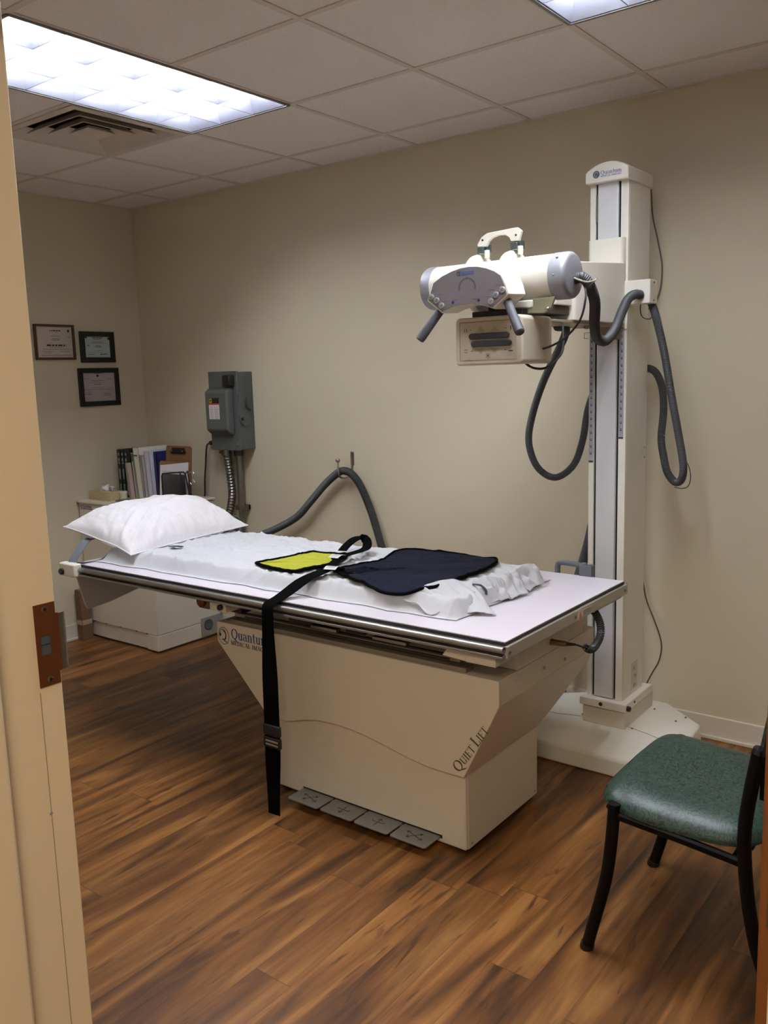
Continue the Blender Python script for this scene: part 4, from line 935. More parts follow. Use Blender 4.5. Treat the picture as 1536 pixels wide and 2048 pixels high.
# ------------------------------------------------------------------ tube stand
ST = thing('xray_tube_stand', 'tall cream floor column stand carrying the x-ray tube head', 'x-ray stand', (3.39, -.3, 0))
CX = 3.3935
bz, tz = .088, .130
def octo(y0, y1, hw, ch_b): return [(CX - hw, y0), (CX + hw, y0), (CX + hw, y1 - .09), (CX + hw - ch_b, y1), (CX - hw + ch_b, y1), (CX - hw, y1 - .09)]
bp_ = [(CX - .335, -.590), (CX + .335, -.590), (CX + .337, -.19), (CX + .145, -.028), (CX - .145, -.028), (CX - .337, -.19)]
n6 = len(bp_)
bm_ = M(); lo = [(x, y, 0) for x, y in bp_]; mi = [(x, y, .074) for x, y in bp_]
ins = [(CX - .325, -.575), (CX + .325, -.575), (CX + .330, -.188), (CX + .142, -.032), (CX - .142, -.032), (CX - .330, -.188)]
up_ = [(x, y, bz if y < -.5 else .126) for x, y in ins]
ctr = [(CX - .30, -.40, tz), (CX + .30, -.40, tz), (CX + .29, -.20, tz), (CX + .13, -.045, tz), (CX - .13, -.045, tz), (CX - .29, -.20, tz)]
V = lo + mi + up_ + ctr
F = [tuple(range(n6))[::-1]]
for L_ in range(3):
    for i in range(n6): F.append((L_ * n6 + i, L_ * n6 + (i + 1) % n6, (L_ + 1) * n6 + (i + 1) % n6, (L_ + 1) * n6 + i))
F.append(tuple(range(3 * n6, 4 * n6)))
bm_.add(V, F); bm_.build('base_cover', creamw, ST, bevel=.010, seg=3)
split(M().tube([Vector((CX - .33, -.405, .1295)), Vector((CX - .2, -.41, .1315)), Vector((CX - .09, -.375, .1315))], .0008, 5).tube([Vector((CX + .1, -.382, .1315)), Vector((CX + .2, -.41, .1315)), Vector((CX + .33, -.45, .124))], .0008, 5), 'cover_seam', mat('seam grey', (120, 116, 108), .7), ST)
q = M()
for x, y in ((CX - .29, -.15), (CX - .27, -.39), (CX + .12, -.14), (CX + .26, -.16), (CX + .24, -.22), (CX + .12, -.39), (CX - .11, -.36)): q.sphere((x, y, .1305), .0045, 6)
split(q, 'cover_screw', mat('tarnished screw', (104, 98, 90), .5, metal=.5), ST)
M().box(3.308, 3.490, -.412, -.10, .128, .196).build('neck', cream, ST, bevel=.002)
M().box(3.312, 3.486, -.408, -.11, .196, .203).build('neck_gap', dark, ST, smooth=0)
M().box(3.298, 3.498, -.424, -.13, .203, .237).build('collar', creamw, ST, bevel=.003)
q = M().lathe((3.392, -.424, .221), -Y, [(0, .008), (.003, .008), (.005, .005)], 16).lathe((3.498, -.405, .217), X, [(0, .011), (.012, .011), (.015, .006)], 12).lathe((3.498, -.33, .222), X, [(0, .005), (.003, .004)], 10)
split(q, 'collar_bolt', mat('dark bolt', (70, 64, 58), .4, metal=.7), ST)
CX0, CX1, CY0, CY1 = 3.316, 3.470, -.392, -.175
M().box(CX0, CX1, CY0 + .012, CY1, .237, 2.285).box(CX0, 3.3385, CY0, CY0 + .012, .237, 2.285).box(3.4395, CX1, CY0, CY0 + .012, .237, 2.285).build('column', creamw, ST, bevel=.002)
M().box(3.3475, 3.4300, CY0 - .002, CY0 + .0119, .240, 2.283).build('column_front_strip', mat('cool white strip', (214, 214, 216), .4), ST, bevel=.004)
M().box(3.3387, 3.3473, CY0 + .010, CY0 + .0125, .240, 2.283).box(3.4302, 3.4393, CY0 + .010, CY0 + .0125, .240, 2.283).build('column_slot', dark, ST, smooth=0)
M().box(3.3395, 3.3465, CY0 + .004, CY0 + .0105, 2.135, 2.235).build('counterweight_cable', mat('grey cable block', (90, 88, 84), .5), ST)
# cap with arched front
cp = [(3.308, 2.274), (3.308, 2.314)] + [(3.308 + .170 * k / 14, 2.314 + .029 * math.sin(PI * (k / 14)) ** .8 + .004 * k / 14) for k in range(1, 14)] + [(3.478, 2.318), (3.478, 2.274)]
cpo = M().prism(cp, (0, -.42, 0), X, Z, Y, .25).build('column_cap', creamw, ST, bevel=.004)
a1, b1, c1_ = M(), M(), M()
M().lathe((3.3525, -.4205, 2.3035), -Y, [(0, .0135), (.0006, .0135)], 24).build('cap_emblem', mat('slate emblem', (84, 86, 98), .5), ST)
e1 = M(); 
for q_ in arc(.5, .5, .26, .3, 20, 300, .1, .08, 14): e1.prism([(p[0] * .027, p[1] * .027) for p in q_], (3.339, -.4213, 2.290), X, Z, -Y, .0003)
e1.build('cap_emblem_mark', mat('pale mark', (150, 150, 156), .5), ST, smooth=0)
serif(M(), 'Quantum', (3.370, -.4205, 2.3005), X, Z, -Y, .083, .0145).build('cap_lettering', mat('soft blue', (92, 104, 168), .6), ST, smooth=0)
serif(M(), 'MEDICAL IMAGING', (3.370, -.4205, 2.2915), X, Z, -Y, .084, .0062).build('cap_lettering', mat('soft blue', (92, 104, 168), .6), ST, smooth=0)
# scales either side
for x0, x1, z0, z1, off in ((3.318, 3.3365, 1.213, 1.72, 0), (3.4415, 3.4600, 1.309, 1.735, .01)):
    M().box(x0, x1, CY0 - .0012, CY0 - .0001, z0, z1).build('scale_strip', mat('silver scale', (158, 156, 164), .5), ST, smooth=0)
    k = M().box(x0, x1, CY0 - .0022, CY0 - .0012, z0, z0 + .006)
    z = z0 + .03
    while z < z1 - .01:
        for j in range(1, 5): k.box(x0 + .001, x0 + .006, CY0 - .0018, CY0 - .0012, z + j * .0055, z + j * .0055 + .0008)
        k.box(x0 + .006, x1 - .0065, CY0 - .0018, CY0 - .0012, z, z + .003).box(x0 + .006, x0 + .0075, CY0 - .0018, CY0 - .0012, z, z + .008).box(x1 - .008, x1 - .0065, CY0 - .0018, CY0 - .0012, z + .0, z + .008).box(x0 + .006, x1 - .0065, CY0 - .0018, CY0 - .0012, z + .008, z + .0095); z += .0275
    k.build('scale_marks', ink, ST, smooth=0)
M().box(CX1, CX1 + .0006, -.300, -.232, .255, .375).build('note_label', mat('note paper', (214, 206, 192), .7), ST, smooth=0)
q = M(); rn = random.Random(4)
for zc, yc in ((.345, -.27), (.31, -.262), (.272, -.268)):
    pth = [Vector((CX1 + .001, yc + .006 * (i - 3) / 2 + rn.uniform(-.004, .004), zc + rn.uniform(-.010, .010))) for i in range(7)]
    q.tube(spline(pth, .003), .0008, 5)
q.build('handwriting', mat('pencil grey', (110, 106, 110), .7), ST)
q = M()
for z in (1.22, 1.26): q.lathe((CX1, -.195, z), X, [(0, .004), (.002, .003)], 10)
split(q, 'side_screw', steel, ST)
# carriage
def rbox(x0, x1, y0, y1, z0, z1, r, n=6):
    P = []
    for cx_, cy_, a0 in ((x1 - r, y0 + r, -90), (x1, y1, 0), (x0, y1, 90), (x0 + r, y0 + r, 180)):
        if cy_ == y1: P.append((cx_, cy_)); continue
        for k in range(n + 1): a_ = R(a0 + 90 * k / n); P.append((cx_ + r * math.cos(a_), cy_ + r * math.sin(a_)))
    return M().prism(P, (0, 0, z0), X, Y, Z, z1 - z0)
rbox(3.318, 3.462, -.418, -.388, 1.90, 2.066, .016).build('carriage_plate', creamw, ST)
hsg = rbox(3.296, 3.462, -.84, -.395, 1.748, 1.972, .030)
hsg.v = [(x, y, z - (.028 * (-.395 - y) / .44 if z > 1.9 else 0)) for x, y, z in hsg.v]
hsg.build('carriage_housing', creamw, ST, bevel=.003)
M().box(3.285, 3.452, -.99, -.42, 1.738, 1.748).build('carriage_tray', mat('taupe tray', (150, 138, 118), .5), ST, bevel=.002)
M().box(3.34, 3.455, -.955, -.84, 1.795, 1.85).build('arm', creamw, ST, bevel=.003)
M().box(3.35, 3.445, -1.04, -.84, 1.765, 1.795).build('arm_joint', mat('shadowed bracket', (70, 62, 54), .5), ST, bevel=.003)  # dark brown carries the shade of the gap beneath the arm
M().box(3.335, 3.450, -.395, -.3935, 1.690, 1.745).build('carriage_skirt', mat('taupe skirt', (150, 136, 118), .5), ST, smooth=0)
M().lathe((3.40, -.60, 1.738), -Z, [(0, .012), (.008, .012), (.012, .006)], 14).build('tray_bolt', steel, ST)
M().tube([Vector(p) for p in ((3.312, -.394, 1.70), (3.296, -.394, 1.70), (3.296, -.394, 1.722), (3.325, -.394, 1.722))], .0014, 6).tube([Vector((3.43, -.396, 1.727)), Vector((3.47, -.396, 1.727))], .0016, 6).build('scale_pointer', steel, ST)
# hose junction box on the right of the carriage
M().box(3.446, 3.560, -.40, -.325, 1.818, 1.906).build('junction_box', creamw, ST, bevel=.003)
q = M()
for z in (1.895, 1.83): q.lathe((3.560, -.36, z), X, [(0, .004), (.002, .003)], 10)
split(q, 'junction_screw', mat('dark screw', (80, 74, 66), .5, metal=.6), ST)
# x-ray tube housing
TY, TZc = -1.15, 1.863
tb_ = M().lathe((3.125, TY, TZc), X, [(0, .0685), (.43, .0685)], 56).build('tube_housing', creamw, ST)
tb_['label'] = 'white horizontal tube cylinder'
M().lathe((3.555, TY, TZc), X, [(0, .0705), (.038, .0705), (.047, .069), (.053, .064), (.055, .058), (.055, .001)], 56).build('end_cap', silver, ST)
M().lathe((3.125, TY, TZc), -X, [(0, .0705), (.030, .0705), (.038, .067), (.042, .058), (.042, .001)], 56).build('end_cap', silver, ST)
split(M().sphere((3.578, TY - .052, TZc + .050), .004, 6).sphere((3.575, TY - .0705, TZc - .002), .0035, 6), 'cap_screw', steel, ST)
for x in (3.262, 3.385):
    M().lathe((x, TY, TZc), X, [(0, .070), (.003, .083), (.007, .091), (.018, .093), (.030, .091), (.034, .083), (.037, .070)], 56).build('clamp_ring', creamw, ST)
# overhead yoke handle with two metal brackets
yk = [(3.283, 1.984), (3.300, 2.006), (3.322, 2.016), (3.428, 2.021), (3.443, 2.009), (3.433, 1.981), (3.405, 1.982), (3.400, 1.994), (3.386, 2.003), (3.362, 2.005), (3.340, 2.000), (3.326, 1.991), (3.318, 1.976), (3.286, 1.977)]
M().prism(yk, (0, TY - .022, 0), X, Z, Y, .012).build('yoke_handle', creamw, ST, bevel=.0015)
for x in (3.302, 3.422):
    M().box(x - .014, x + .014, TY - .012, TY + .014, 1.958, 1.984).box(x - .018, x + .006, TY - .022, TY - .012, 1.954, 1.976).build('yoke_bracket', mat('zinc bracket', (136, 156, 162), .25, metal=.9), ST, bevel=.002)
    M().box(x + .004, x + .018, TY - .016, TY - .004, 1.940, 1.966).build('yoke_lug', creamw, ST, bevel=.002)
    M().lathe((x + .002, TY - .0222, 1.996 + (.002 if x > 3.4 else 0)), -Y, [(0, .0035), (.0015, .003)], 10).build('yoke_bolt', black, ST)
# control panel: white shell with grey membrane
def sc_poly(p, k, c): return [(c[0] + (x - c[0]) * k, c[1] + (y - c[1]) * k) for x, y in p]
pc_ = [(3.190, 1.808), (3.212, 1.862), (3.245, 1.880), (3.284, 1.893), (3.318, 1.900), (3.351, 1.902), (3.384, 1.899), (3.416, 1.891), (3.445, 1.879), (3.468, 1.864), (3.482, 1.835), (3.490, 1.806), (3.437, 1.766), (3.402, 1.778), (3.358, 1.785), (3.305, 1.783), (3.270, 1.775), (3.245, 1.766)]
pfc = sc_poly(pc_, .965, (3.34, 1.835)); gf = sc_poly(pc_, .93, (3.34, 1.834))
CPo = M(); N_ = len(pc_)
Vv = [(x, -1.330, z) for x, z in pfc] + [(x, -1.322, z) for x, z in pc_] + [(x, -1.232, z + .004) for x, z in pc_]
Ff = [tuple(range(N_))] + [(L_ * N_ + i, L_ * N_ + (i + 1) % N_, (L_ + 1) * N_ + (i + 1) % N_, (L_ + 1) * N_ + i) for L_ in (0, 1) for i in range(N_)] + [tuple(range(2 * N_, 3 * N_))[::-1]]
CPo.add(Vv, Ff); CP = CPo.build('control_panel', creamw, ST, bevel=.002, smooth=50)
def sub(m, name, mt, par, **k):
    o = m.build(name, mt, None, **k); o.parent = par; o.matrix_parent_inverse = (par.parent.matrix_basis).inverted() if par.parent else par.matrix_basis.inverted()
    return o
pface = M().prism(gf, (0, -1.3304, 0), X, Z, -Y, .0016).build('panel_face', panelgrey, CP, smooth=0)
q = M(); q2 = M()
for x, z in ((3.212, 1.818), (3.232, 1.806), (3.250, 1.789), (3.466, 1.820), (3.444, 1.807), (3.427, 1.789)):
    M().lathe((x, -1.332, z), -Y, [(0, .0098), (.0022, .0098), (.0034, .0086), (.0036, .007)], 24).build('button', mat('pale grey button', (148, 150, 146), .5), CP)
    for a_ in (0, 90, 180, 270):
        dx, dz = math.cos(R(a_ + x * 900)), math.sin(R(a_ + x * 900)); q2.prism(ln(x, z, x + dx * .0052, z + dz * .0052, .0014), (0, -1.3357, 0), X, Z, -Y, .0003) if False else q2.prism(ln(x + dx * .001, z + dz * .001, x + dx * .0052, z + dz * .0052, .0013)[0], (0, -1.3357, 0), X, Z, -Y, .0003)
q2.build('button_symbol', ink, CP, smooth=0)
for x, z in ((3.292, 1.797), (3.384, 1.797)): M().lathe((x, -1.332, z), -Y, [(0, .0042), (.0016, .0042), (.0022, .003)], 18).build('blue_button', mat('deep blue', (40, 46, 120), .4), CP)
dl_ = M()
for q_ in arc(3.343, 1.836, .0285, .0285, -12, 192, .005, .005, 30): dl_.prism(q_, (0, -1.332, 0), X, Z, -Y, .0004)
dl_.build('angle_dial', mat('dial dark ring', (98, 94, 96), .5), CP, smooth=0)
q = M()
for k in range(27):
    a_ = R(-12 + 204 * k / 26); r0, r1 = .0265, .0305 if k % 3 else .033
    q.prism(ln(3.343 + r0 * math.cos(a_), 1.836 + r0 * math.sin(a_), 3.343 + r1 * math.cos(a_), 1.836 + r1 * math.sin(a_), .0007)[0], (0, -1.3325, 0), X, Z, -Y, .0003)
q.prism(ln(3.343, 1.860, 3.343, 1.869, .002)[0], (0, -1.3326, 0), X, Z, -Y, .0004)
for x, z in ((3.22, 1.835), (3.244, 1.822), (3.262, 1.80), (3.452, 1.834), (3.43, 1.822), (3.415, 1.803), (3.30, 1.803), (3.37, 1.800)): txt_lines(q, (x - .008, -1.332, z), X, Z, -Y, 0, .018, [0], .0016, int(x * 1000), False, .0003)
q.build('panel_print', mat('panel print', (84, 80, 84), .7), CP, smooth=0)
emb, emd = M(), M(); emblem(emb, emd, (3.307, -1.332, 1.873), X, Z, -Y, .0135, .0135); emb.build('panel_emblem', ink, CP, smooth=0)
serif(M(), 'Quantum', (3.322, -1.332, 1.8795), X, Z, -Y, .046, .0085).build('panel_lettering', mat('bright blue', (66, 112, 196), .5), CP, smooth=0)
serif(M(), 'MEDICAL IMAGING', (3.322, -1.332, 1.8745), X, Z, -Y, .047, .0035).build('panel_lettering', mat('bright blue', (66, 112, 196), .5), CP, smooth=0)
rub = mat('dark grey rubber grip', (70, 71, 76), .6)
for a_, b_2 in (((3.236, -1.306, 1.785), (3.174, -1.350, 1.686)), ((3.468, -1.306, 1.788), (3.540, -1.360, 1.690))):
    a_, b_2 = Vector(a_), Vector(b_2); d_ = b_2 - a_; L_ = d_.length
    hn = M().lathe(a_, d_, [(0, .0135), (L_ * .25, .0130), (L_ * .6, .0140), (L_ * .9, .0150), (L_ * .97, .0142), (L_, .010)], 24).build('grip_handle', rub, ST)
    M().lathe(a_ - d_ * .12, d_, [(0, .008), (L_ * .14, .008)], 16).build('grip_stem', creamw, hn)
# collimator below
cl_pts = [(3.257, 1.612), (3.257, 1.742), (3.265, 1.751), (3.490, 1.751), (3.499, 1.742), (3.499, 1.612), (3.490, 1.603), (3.265, 1.603)]
CO = M().prism(cl_pts, (0, -1.27, 0), X, Z, Y, .195).build('collimator', mat('ivory plastic', (216, 206, 186), .45), ST, bevel=.006, seg=3)
cf = M().box(3.277, 3.478, -1.2715, -1.2700, 1.619, 1.736).build('collimator_face', mat('pale tan plate', (206, 194, 176), .5), CO, smooth=0)
q = M().box(3.276, 3.2772, -1.2722, -1.27, 1.618, 1.737).box(3.2775, 3.478, -1.2722, -1.27, 1.7355, 1.737)
q.build('face_border', mat('tan line', (120, 104, 84), .6), CO, smooth=0)
for z, dx in ((1.692, 0), (1.668, .008)):
    pr = [(3.313 + dx + .0095 + .0095 * math.cos(R(a_)), z + .0095 * math.sin(R(a_))) for a_ in range(90, 271, 20)] + [(3.456 + dx - .0095 + .0095 * math.cos(R(a_)), z + .0095 * math.sin(R(a_))) for a_ in range(-90, 91, 20)]
    M().prism(pr, (0, -1.2716, 0), X, Z, -Y, .008).build('shutter_slider', mat('charcoal slider', (58, 58, 62), .5), CO, bevel=.002)
q = M()
for cx_ in (3.352, 3.402):
    for k in range(-7, 8):
        h_ = .016 * math.exp(-(k / 3.5) ** 2) + .003
        for zb, sg in ((1.704, 1), (1.655, -1)): q.prism(ln(cx_ + k * .0022, zb, cx_ + k * .0024, zb + sg * h_, .0006)[0], (0, -1.2716, 0), X, Z, -Y, .0003)
q.build('field_scale', mat('tan print', (140, 124, 104), .6), CO, smooth=0)
q = M()
for x0, x1, z0, z1 in ((3.293, 3.2945, 1.706, 1.718), (3.301, 3.3025, 1.706, 1.718), (3.458, 3.4605, 1.706, 1.719), (3.292, 3.304, 1.651, 1.6525), (3.292, 3.304, 1.643, 1.6445), (3.452, 3.466, 1.642, 1.6455), (3.315, 3.319, 1.711, 1.713), (3.44, 3.444, 1.711, 1.713), (3.317, 3.321, 1.646, 1.648), (3.438, 3.442, 1.646, 1.648), (3.376, 3.3805, 1.629, 1.6335)): q.box(x0, x1, -1.2722, -1.2715, z0, z1)
q.build('face_print', ink, CO, smooth=0)
q = M().box(3.370, 3.387, -1.2718, -1.2715, 1.623, 1.640); q.build('lamp_button', mat('tan square', (176, 160, 136), .5), CO, smooth=0)
M().box(3.30, 3.48, -1.235, -1.095, 1.751, 1.770).cyl((3.385, -1.17, 1.765), (3.385, -1.17, 1.80), .055, n=28).build('collimator_mount', black, ST, bevel=.002)
ol_m = mat('olive translucent bracket', (132, 130, 104), .35)
M().prism([(3.39, 1.772), (3.43, 1.760), (3.535, 1.752), (3.560, 1.765), (3.574, 1.800), (3.44, 1.796)], (0, -1.205, 0), X, Z, Y, .010).build('mount_bracket', ol_m, ST, bevel=.002)
M().sphere((3.552, -1.21, 1.764), .0075, 8).build('bracket_bolt', mat('nickel bolt', (200, 196, 184), .25, metal=.9), ST)
M().box(3.43, 3.50, -1.21, -1.09, 1.772, 1.795).build('mount_block', creamw, ST, bevel=.004)

# ------------------------------------------------------------------ hoses and cords
def hose_thing(name, lab, cat, pts, r, parts=()):
    t = thing(name, lab, cat, pts[0]); hose(pts, r).build('corrugated_hose', hose_m, t)
    return t
hose_thing('cable_hose', 'dark corrugated hose dipping from tube end cap to junction box', 'cable hose', [(3.606, -1.14, 1.852), (3.628, -1.13, 1.855), (3.642, -1.11, 1.83), (3.636, -1.06, 1.785), (3.60, -.98, 1.725), (3.565, -.88, 1.684), (3.546, -.77, 1.675), (3.533, -.66, 1.715), (3.519, -.56, 1.785), (3.513, -.49, 1.832), (3.518, -.44, 1.85), (3.524, -.402, 1.85)], .0175)
hh = thing('cable_tie', 'grey strap tying the hose to the tube end cap', 'cable tie', (3.63, -1.13, 1.85))
M().tube(spline([(3.612, -1.155, 1.853), (3.63, -1.158, 1.845), (3.65, -1.15, 1.838), (3.662, -1.125, 1.842), (3.655, -1.10, 1.85)], .004), .0035, 8).build('band', mat('beige cord', (130, 122, 110), .6), hh)
hose_thing('cable_hose', 'long dark corrugated hose loop left of the column behind the collimator', 'cable hose', [(3.33, -.70, 1.736), (3.317, -.60, 1.73), (3.244, -.50, 1.67), (3.134, -.42, 1.543), (3.050, -.36, 1.40), (3.016, -.33, 1.28), (3.041, -.30, 1.172), (3.109, -.27, 1.127), (3.178, -.24, 1.178), (3.206, -.21, 1.28), (3.212, -.17, 1.41), (3.235, -.13, 1.51), (3.29, -.11, 1.565), (3.36, -.11, 1.57)], .0155)
hose_thing('cable_hose', 'dark corrugated hose hanging in a long loop right of the column', 'cable hose', [(3.525, -.322, 1.84), (3.545, -.33, 1.81), (3.576, -.36, 1.745), (3.604, -.355, 1.625), (3.624, -.33, 1.474), (3.645, -.30, 1.32), (3.658, -.28, 1.21), (3.650, -.265, 1.15), (3.620, -.25, 1.130), (3.580, -.23, 1.165), (3.555, -.21, 1.23), (3.541, -.20, 1.30), (3.541, -.18, 1.41), (3.522, -.15, 1.50), (3.485, -.125, 1.56), (3.440, -.105, 1.578), (3.41, -.105, 1.57)], .0155)
def cord(name, lab, pts, r, m=cable_m):
    t = thing(name, lab, 'cord', pts[0]); M().tube(spline(pts, .01), r, 8).build('cable', m, t); return t
cord('thin_cable', 'thin black cable drooping from the tube end to the collimator side', [(3.632, -1.12, 1.835), (3.642, -1.14, 1.79), (3.625, -1.14, 1.73), (3.58, -1.14, 1.682), (3.535, -1.14, 1.658), (3.500, -1.14, 1.648)], .0035)
cord('thin_cable', 'short black cable curling out beneath the collimator', [(3.45, -1.16, 1.604), (3.465, -1.14, 1.590), (3.485, -1.10, 1.588), (3.50, -1.05, 1.612), (3.50, -1.0, 1.65), (3.46, -.92, 1.735)], .004)
cord('wall_cable', 'thin grey cord down the wall by the top of the column', [(3.410, -.012, 2.30), (3.418, -.012, 2.20), (3.436, -.012, 2.12), (3.452, -.012, 2.05), (3.462, -.012, 1.99), (3.458, -.012, 1.91), (3.440, -.02, 1.85), (3.40, -.06, 1.80)], .0032, mat('grey cord', (96, 88, 76), .6))
cord('wall_cable', 'thin dark cord bowing off the wall near the foot of the column', [(3.398, -.012, .70), (3.408, -.014, .64), (3.424, -.016, .57), (3.460, -.02, .49), (3.490, -.026, .42), (3.499, -.03, .37), (3.490, -.035, .31), (3.465, -.045, .255), (3.445, -.06, .20), (3.44, -.08, .134)], .0032, mat('olive cord', (78, 68, 50), .6))
cord('thin_cable', 'fine black wire looping past the bottom of the right hose', [(3.668, -.285, 1.225), (3.685, -.29, 1.195), (3.690, -.285, 1.155), (3.675, -.27, 1.118), (3.645, -.26, 1.108), (3.62, -.26, 1.112)], .0018)
cord('thin_cable', 'small black wire loop under the junction box', [(3.505, -.35, 1.82), (3.506, -.352, 1.79), (3.518, -.355, 1.768), (3.540, -.345, 1.762), (3.55, -.34, 1.775)], .002)
hose_thing('cable_hose', 'dark hose running down the wall between column and table', 'cable hose', [(3.24, -.06, 1.03), (3.195, -.06, .92), (3.165, -.06, .80), (3.13, -.06, .68), (3.08, -.06, .5), (3.05, -.06, .18)], .022)
# hose over the wall hook
hose_thing('cable_hose', 'thick dark hose draped over the wall hook and down behind the table', 'cable hose', [(.95, -.07, .60), (1.10, -.07, .665), (1.23, -.07, .715), (1.39, -.065, .795), (1.50, -.065, .89), (1.60, -.06, .985), (1.69, -.06, 1.052), (1.745, -.06, 1.075), (1.80, -.06, 1.062), (1.855, -.06, 1.01), (1.90, -.06, .93), (1.94, -.06, .84), (1.98, -.06, .72), (2.03, -.06, .55), (2.05, -.06, .30)], .0215)
HK = thing('wall_hook', 'steel ball ended hook on the back wall holding up the hose', 'hook', (1.75, -.03, 1.1))
hkp = spline([(1.765, -.006, 1.165), (1.765, -.006, 1.10), (1.762, -.012, 1.06), (1.757, -.03, 1.040), (1.750, -.065, 1.036), (1.745, -.090, 1.046), (1.742, -.097, 1.075), (1.741, -.097, 1.125)], .006)
M().tube(hkp, .005, 10).build('hook_rod', steel, HK)
M().sphere((1.741, -.097, 1.135), .0125, 10).build('ball_end', steel, HK)
M().box(1.752, 1.777, -.004, -.0005, 1.10, 1.175).build('wall_strap', steel, HK, bevel=.002)
q = M()
for z in (1.165, 1.15, 1.135): q.lathe((1.7645, -.0041, z), -Y, [(0, .005), (.0004, .0045)], 12)
split(q, 'strap_hole', dark, HK)

# ------------------------------------------------------------------ green chair
gm_ = bpy.data.materials.new('green scroll pattern vinyl'); gm_.use_nodes = True; nt = gm_.node_tree; b_ = nt.nodes['Principled BSDF']; LK = nt.links.new
tcx = nt.nodes.new('ShaderNodeTexCoord')
mp = nt.nodes.new('ShaderNodeMapping'); LK(tcx.outputs['Object'], mp.inputs[0])
nz = nt.nodes.new('ShaderNodeTexNoise'); nz.inputs['Scale'].default_value = 34; nz.inputs['Detail'].default_value = 1; LK(mp.outputs[0], nz.inputs[0])
mx_ = nt.nodes.new('ShaderNodeMix'); mx_.data_type = 'RGBA'; mx_.inputs[0].default_value = .035; LK(mp.outputs[0], mx_.inputs[6]); LK(nz.outputs['Color'], mx_.inputs[7])
vo = nt.nodes.new('ShaderNodeTexVoronoi'); vo.feature = 'SMOOTH_F1'; vo.inputs['Scale'].default_value = 58; LK(mx_.outputs[2], vo.inputs[0])
mtn = nt.nodes.new('ShaderNodeMath'); mtn.operation = 'PINGPONG'; mtn.inputs[1].default_value = .11; LK(vo.outputs['Distance'], mtn.inputs[0])
cr_ = nt.nodes.new('ShaderNodeValToRGB'); LK(mtn.outputs[0], cr_.inputs[0]); cr_.color_ramp.elements[0].position = .028; cr_.color_ramp.elements[0].color = srgb((12, 24, 26)); cr_.color_ramp.elements[1].position = .062; cr_.color_ramp.elements[1].color = srgb((40, 68, 56))
LK(cr_.outputs[0], b_.inputs['Base Color']); b_.inputs['Roughness'].default_value = .46; b_.inputs['Specular IOR Level'].default_value = .6
bpn = nt.nodes.new('ShaderNodeBump'); bpn.inputs['Strength'].default_value = .35; bpn.inputs['Distance'].default_value = .0008; LK(mtn.outputs[0], bpn.inputs['Height']); LK(bpn.outputs[0], b_.inputs['Normal'])
CH = thing('side_chair', 'green patterned side chair with black curved metal legs by the door', 'chair', (4.1, -1.345, 0))
SXc, SYc, HX, HY = 4.095, -1.345, .222, .262
def seat(u, v, top):
    # polar superellipse
    a_ = 2 * PI * u; e_ = 2 / 4.2; c_, s_ = math.cos(a_), math.sin(a_)
    k = abs(c_) ** e_ * (1 if c_ > 0 else -1), abs(s_) ** e_ * (1 if s_ > 0 else -1)
    wx = HX * (1 + 0), HY * (1 - .03 * k[0])
    r = v
    prof = (1 - r ** 5.5) ** .5 if r < 1 else 0
    z0 = .432 - .010 * (k[0] * r) - .012 * math.sin(PI * (k[0] * r * .5 + .5)) * (abs(k[1]) * r) ** 3
    z = z0 + (.052 * prof if top else -.008 * prof)
    if top: z += -.014 * (1 - (k[1] * r) ** 2) * (1 - r ** 3) * .6 + .006 * smooth01((-k[0] * r - .2) / .6) * (1 - r ** 6) - .02 * smooth01((-k[0] * r - .75) / .3)
    return (SXc + k[0] * wx[0] * r, SYc + k[1] * wx[1] * r, z)
rr = [0.001, .15, .3, .45, .58, .7, .78, .85, .9, .94, .965, .98, .99, .997, 1.0]
sm_ = M(); n = 96
for top in (1, 0):
    Vs = [seat(i / n, r, top) for r in rr for i in range(n)]
    Fs = [(k * n + i, k * n + (i + 1) % n, (k + 1) * n + (i + 1) % n, (k + 1) * n + i) for k in range(len(rr) - 1) for i in range(n)]
    sm_.add(Vs, Fs)
sm_.build('seat', gm_, CH, smooth=180)
bm2 = mat('black powder coated steel', (9, 8, 9), .5, spec=.18)
M().box(SXc - .19, SXc + .19, SYc - .225, SYc + .225, .408, .424).build('seat_pan', bm2, CH, bevel=.01)
def oval(pts, name, r=.0165): return M().tube(spline(pts, .012), r, 14, flat=.62, up=(0, 1, 0)) if False else M().tube(spline(pts, .012), r, 14)
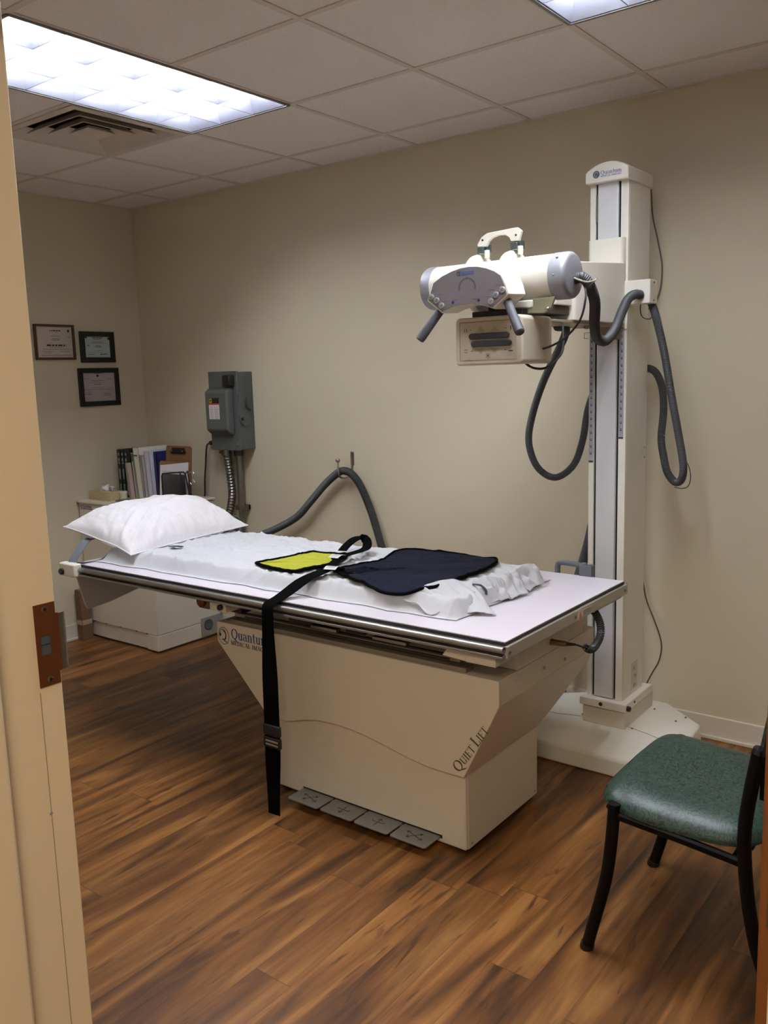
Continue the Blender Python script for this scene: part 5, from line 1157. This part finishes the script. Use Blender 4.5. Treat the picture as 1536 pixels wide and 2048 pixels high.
for y, s_ in ((-1.602, -1), (-1.088, 1)):
    oval([(3.868, y + s_ * -.006, 0.004), (3.885, y, .07), (3.905, y, .15), (3.925, y, .24), (3.936, y, .33), (3.942, y, .41), (3.944, y, .452)], 'leg').build('leg', bm2, CH)
    M().cyl((3.866, y + s_ * -.006, 0), (3.870, y + s_ * -.006, .016), .019, n=18).build('leg_glide', black, CH)
    oval([(4.385, y, 0.004), (4.345, y, .08), (4.312, y, .17), (4.290, y, .27), (4.276, y, .38), (4.272, y, .48), (4.282, y, .58), (4.298, y, .685)], 'leg').build('leg', bm2, CH)
    M().cyl((4.389, y, 0), (4.383, y, .016), .019, n=18).build('leg_glide', black, CH)
    M().cyl((4.2975, y, .680), (4.300, y, .692), .0175, .015, n=18).build('post_cap', mat('glossy cap', (24, 24, 30), .2), CH)
    ra = M().tube(spline([(3.942, y - s_ * .004, .418), (4.02, y - s_ * .004, .412), (4.12, y - s_ * .004, .404), (4.20, y - s_ * .004, .396), (4.275, y - s_ * .004, .388)], .02), .012, 10, flat=1.3); ra.build('side_rail', bm2, CH)
M().tube(spline([(3.97, -1.585, .405), (3.97, -1.1, .405)], .05), .010, 8).tube(spline([(4.25, -1.585, .395), (4.25, -1.1, .395)], .05), .010, 8).build('cross_rail', bm2, CH)
def bkf(u, v, f):
    a_, b2 = 2 * u - 1, 2 * v - 1; e_ = max(0, 1 - abs(a_) ** 6) ** .5 * max(0, 1 - abs(b2) ** 6) ** .5
    y = SYc + a_ * .232 * (1 - .06 * max(0, b2) ** 2); z = .72 + b2 * .13; x = 4.288 + (z - .6) * .16 + .03 * (1 - a_ * a_)
    return (x - f * .026 * e_, y, z)
M().grid(lambda u, v: bkf(u, v, 1), 40, 30).grid(lambda u, v: bkf(u, v, 0), 40, 30).build('backrest', gm_, CH, smooth=180)
split(M().box(4.30, 4.325, SYc - .252, SYc - .205, .56, .68).box(4.30, 4.325, SYc + .205, SYc + .252, .56, .68), 'back_bracket', bm2, CH, bevel=.004)
print('objects', len(COL.objects))
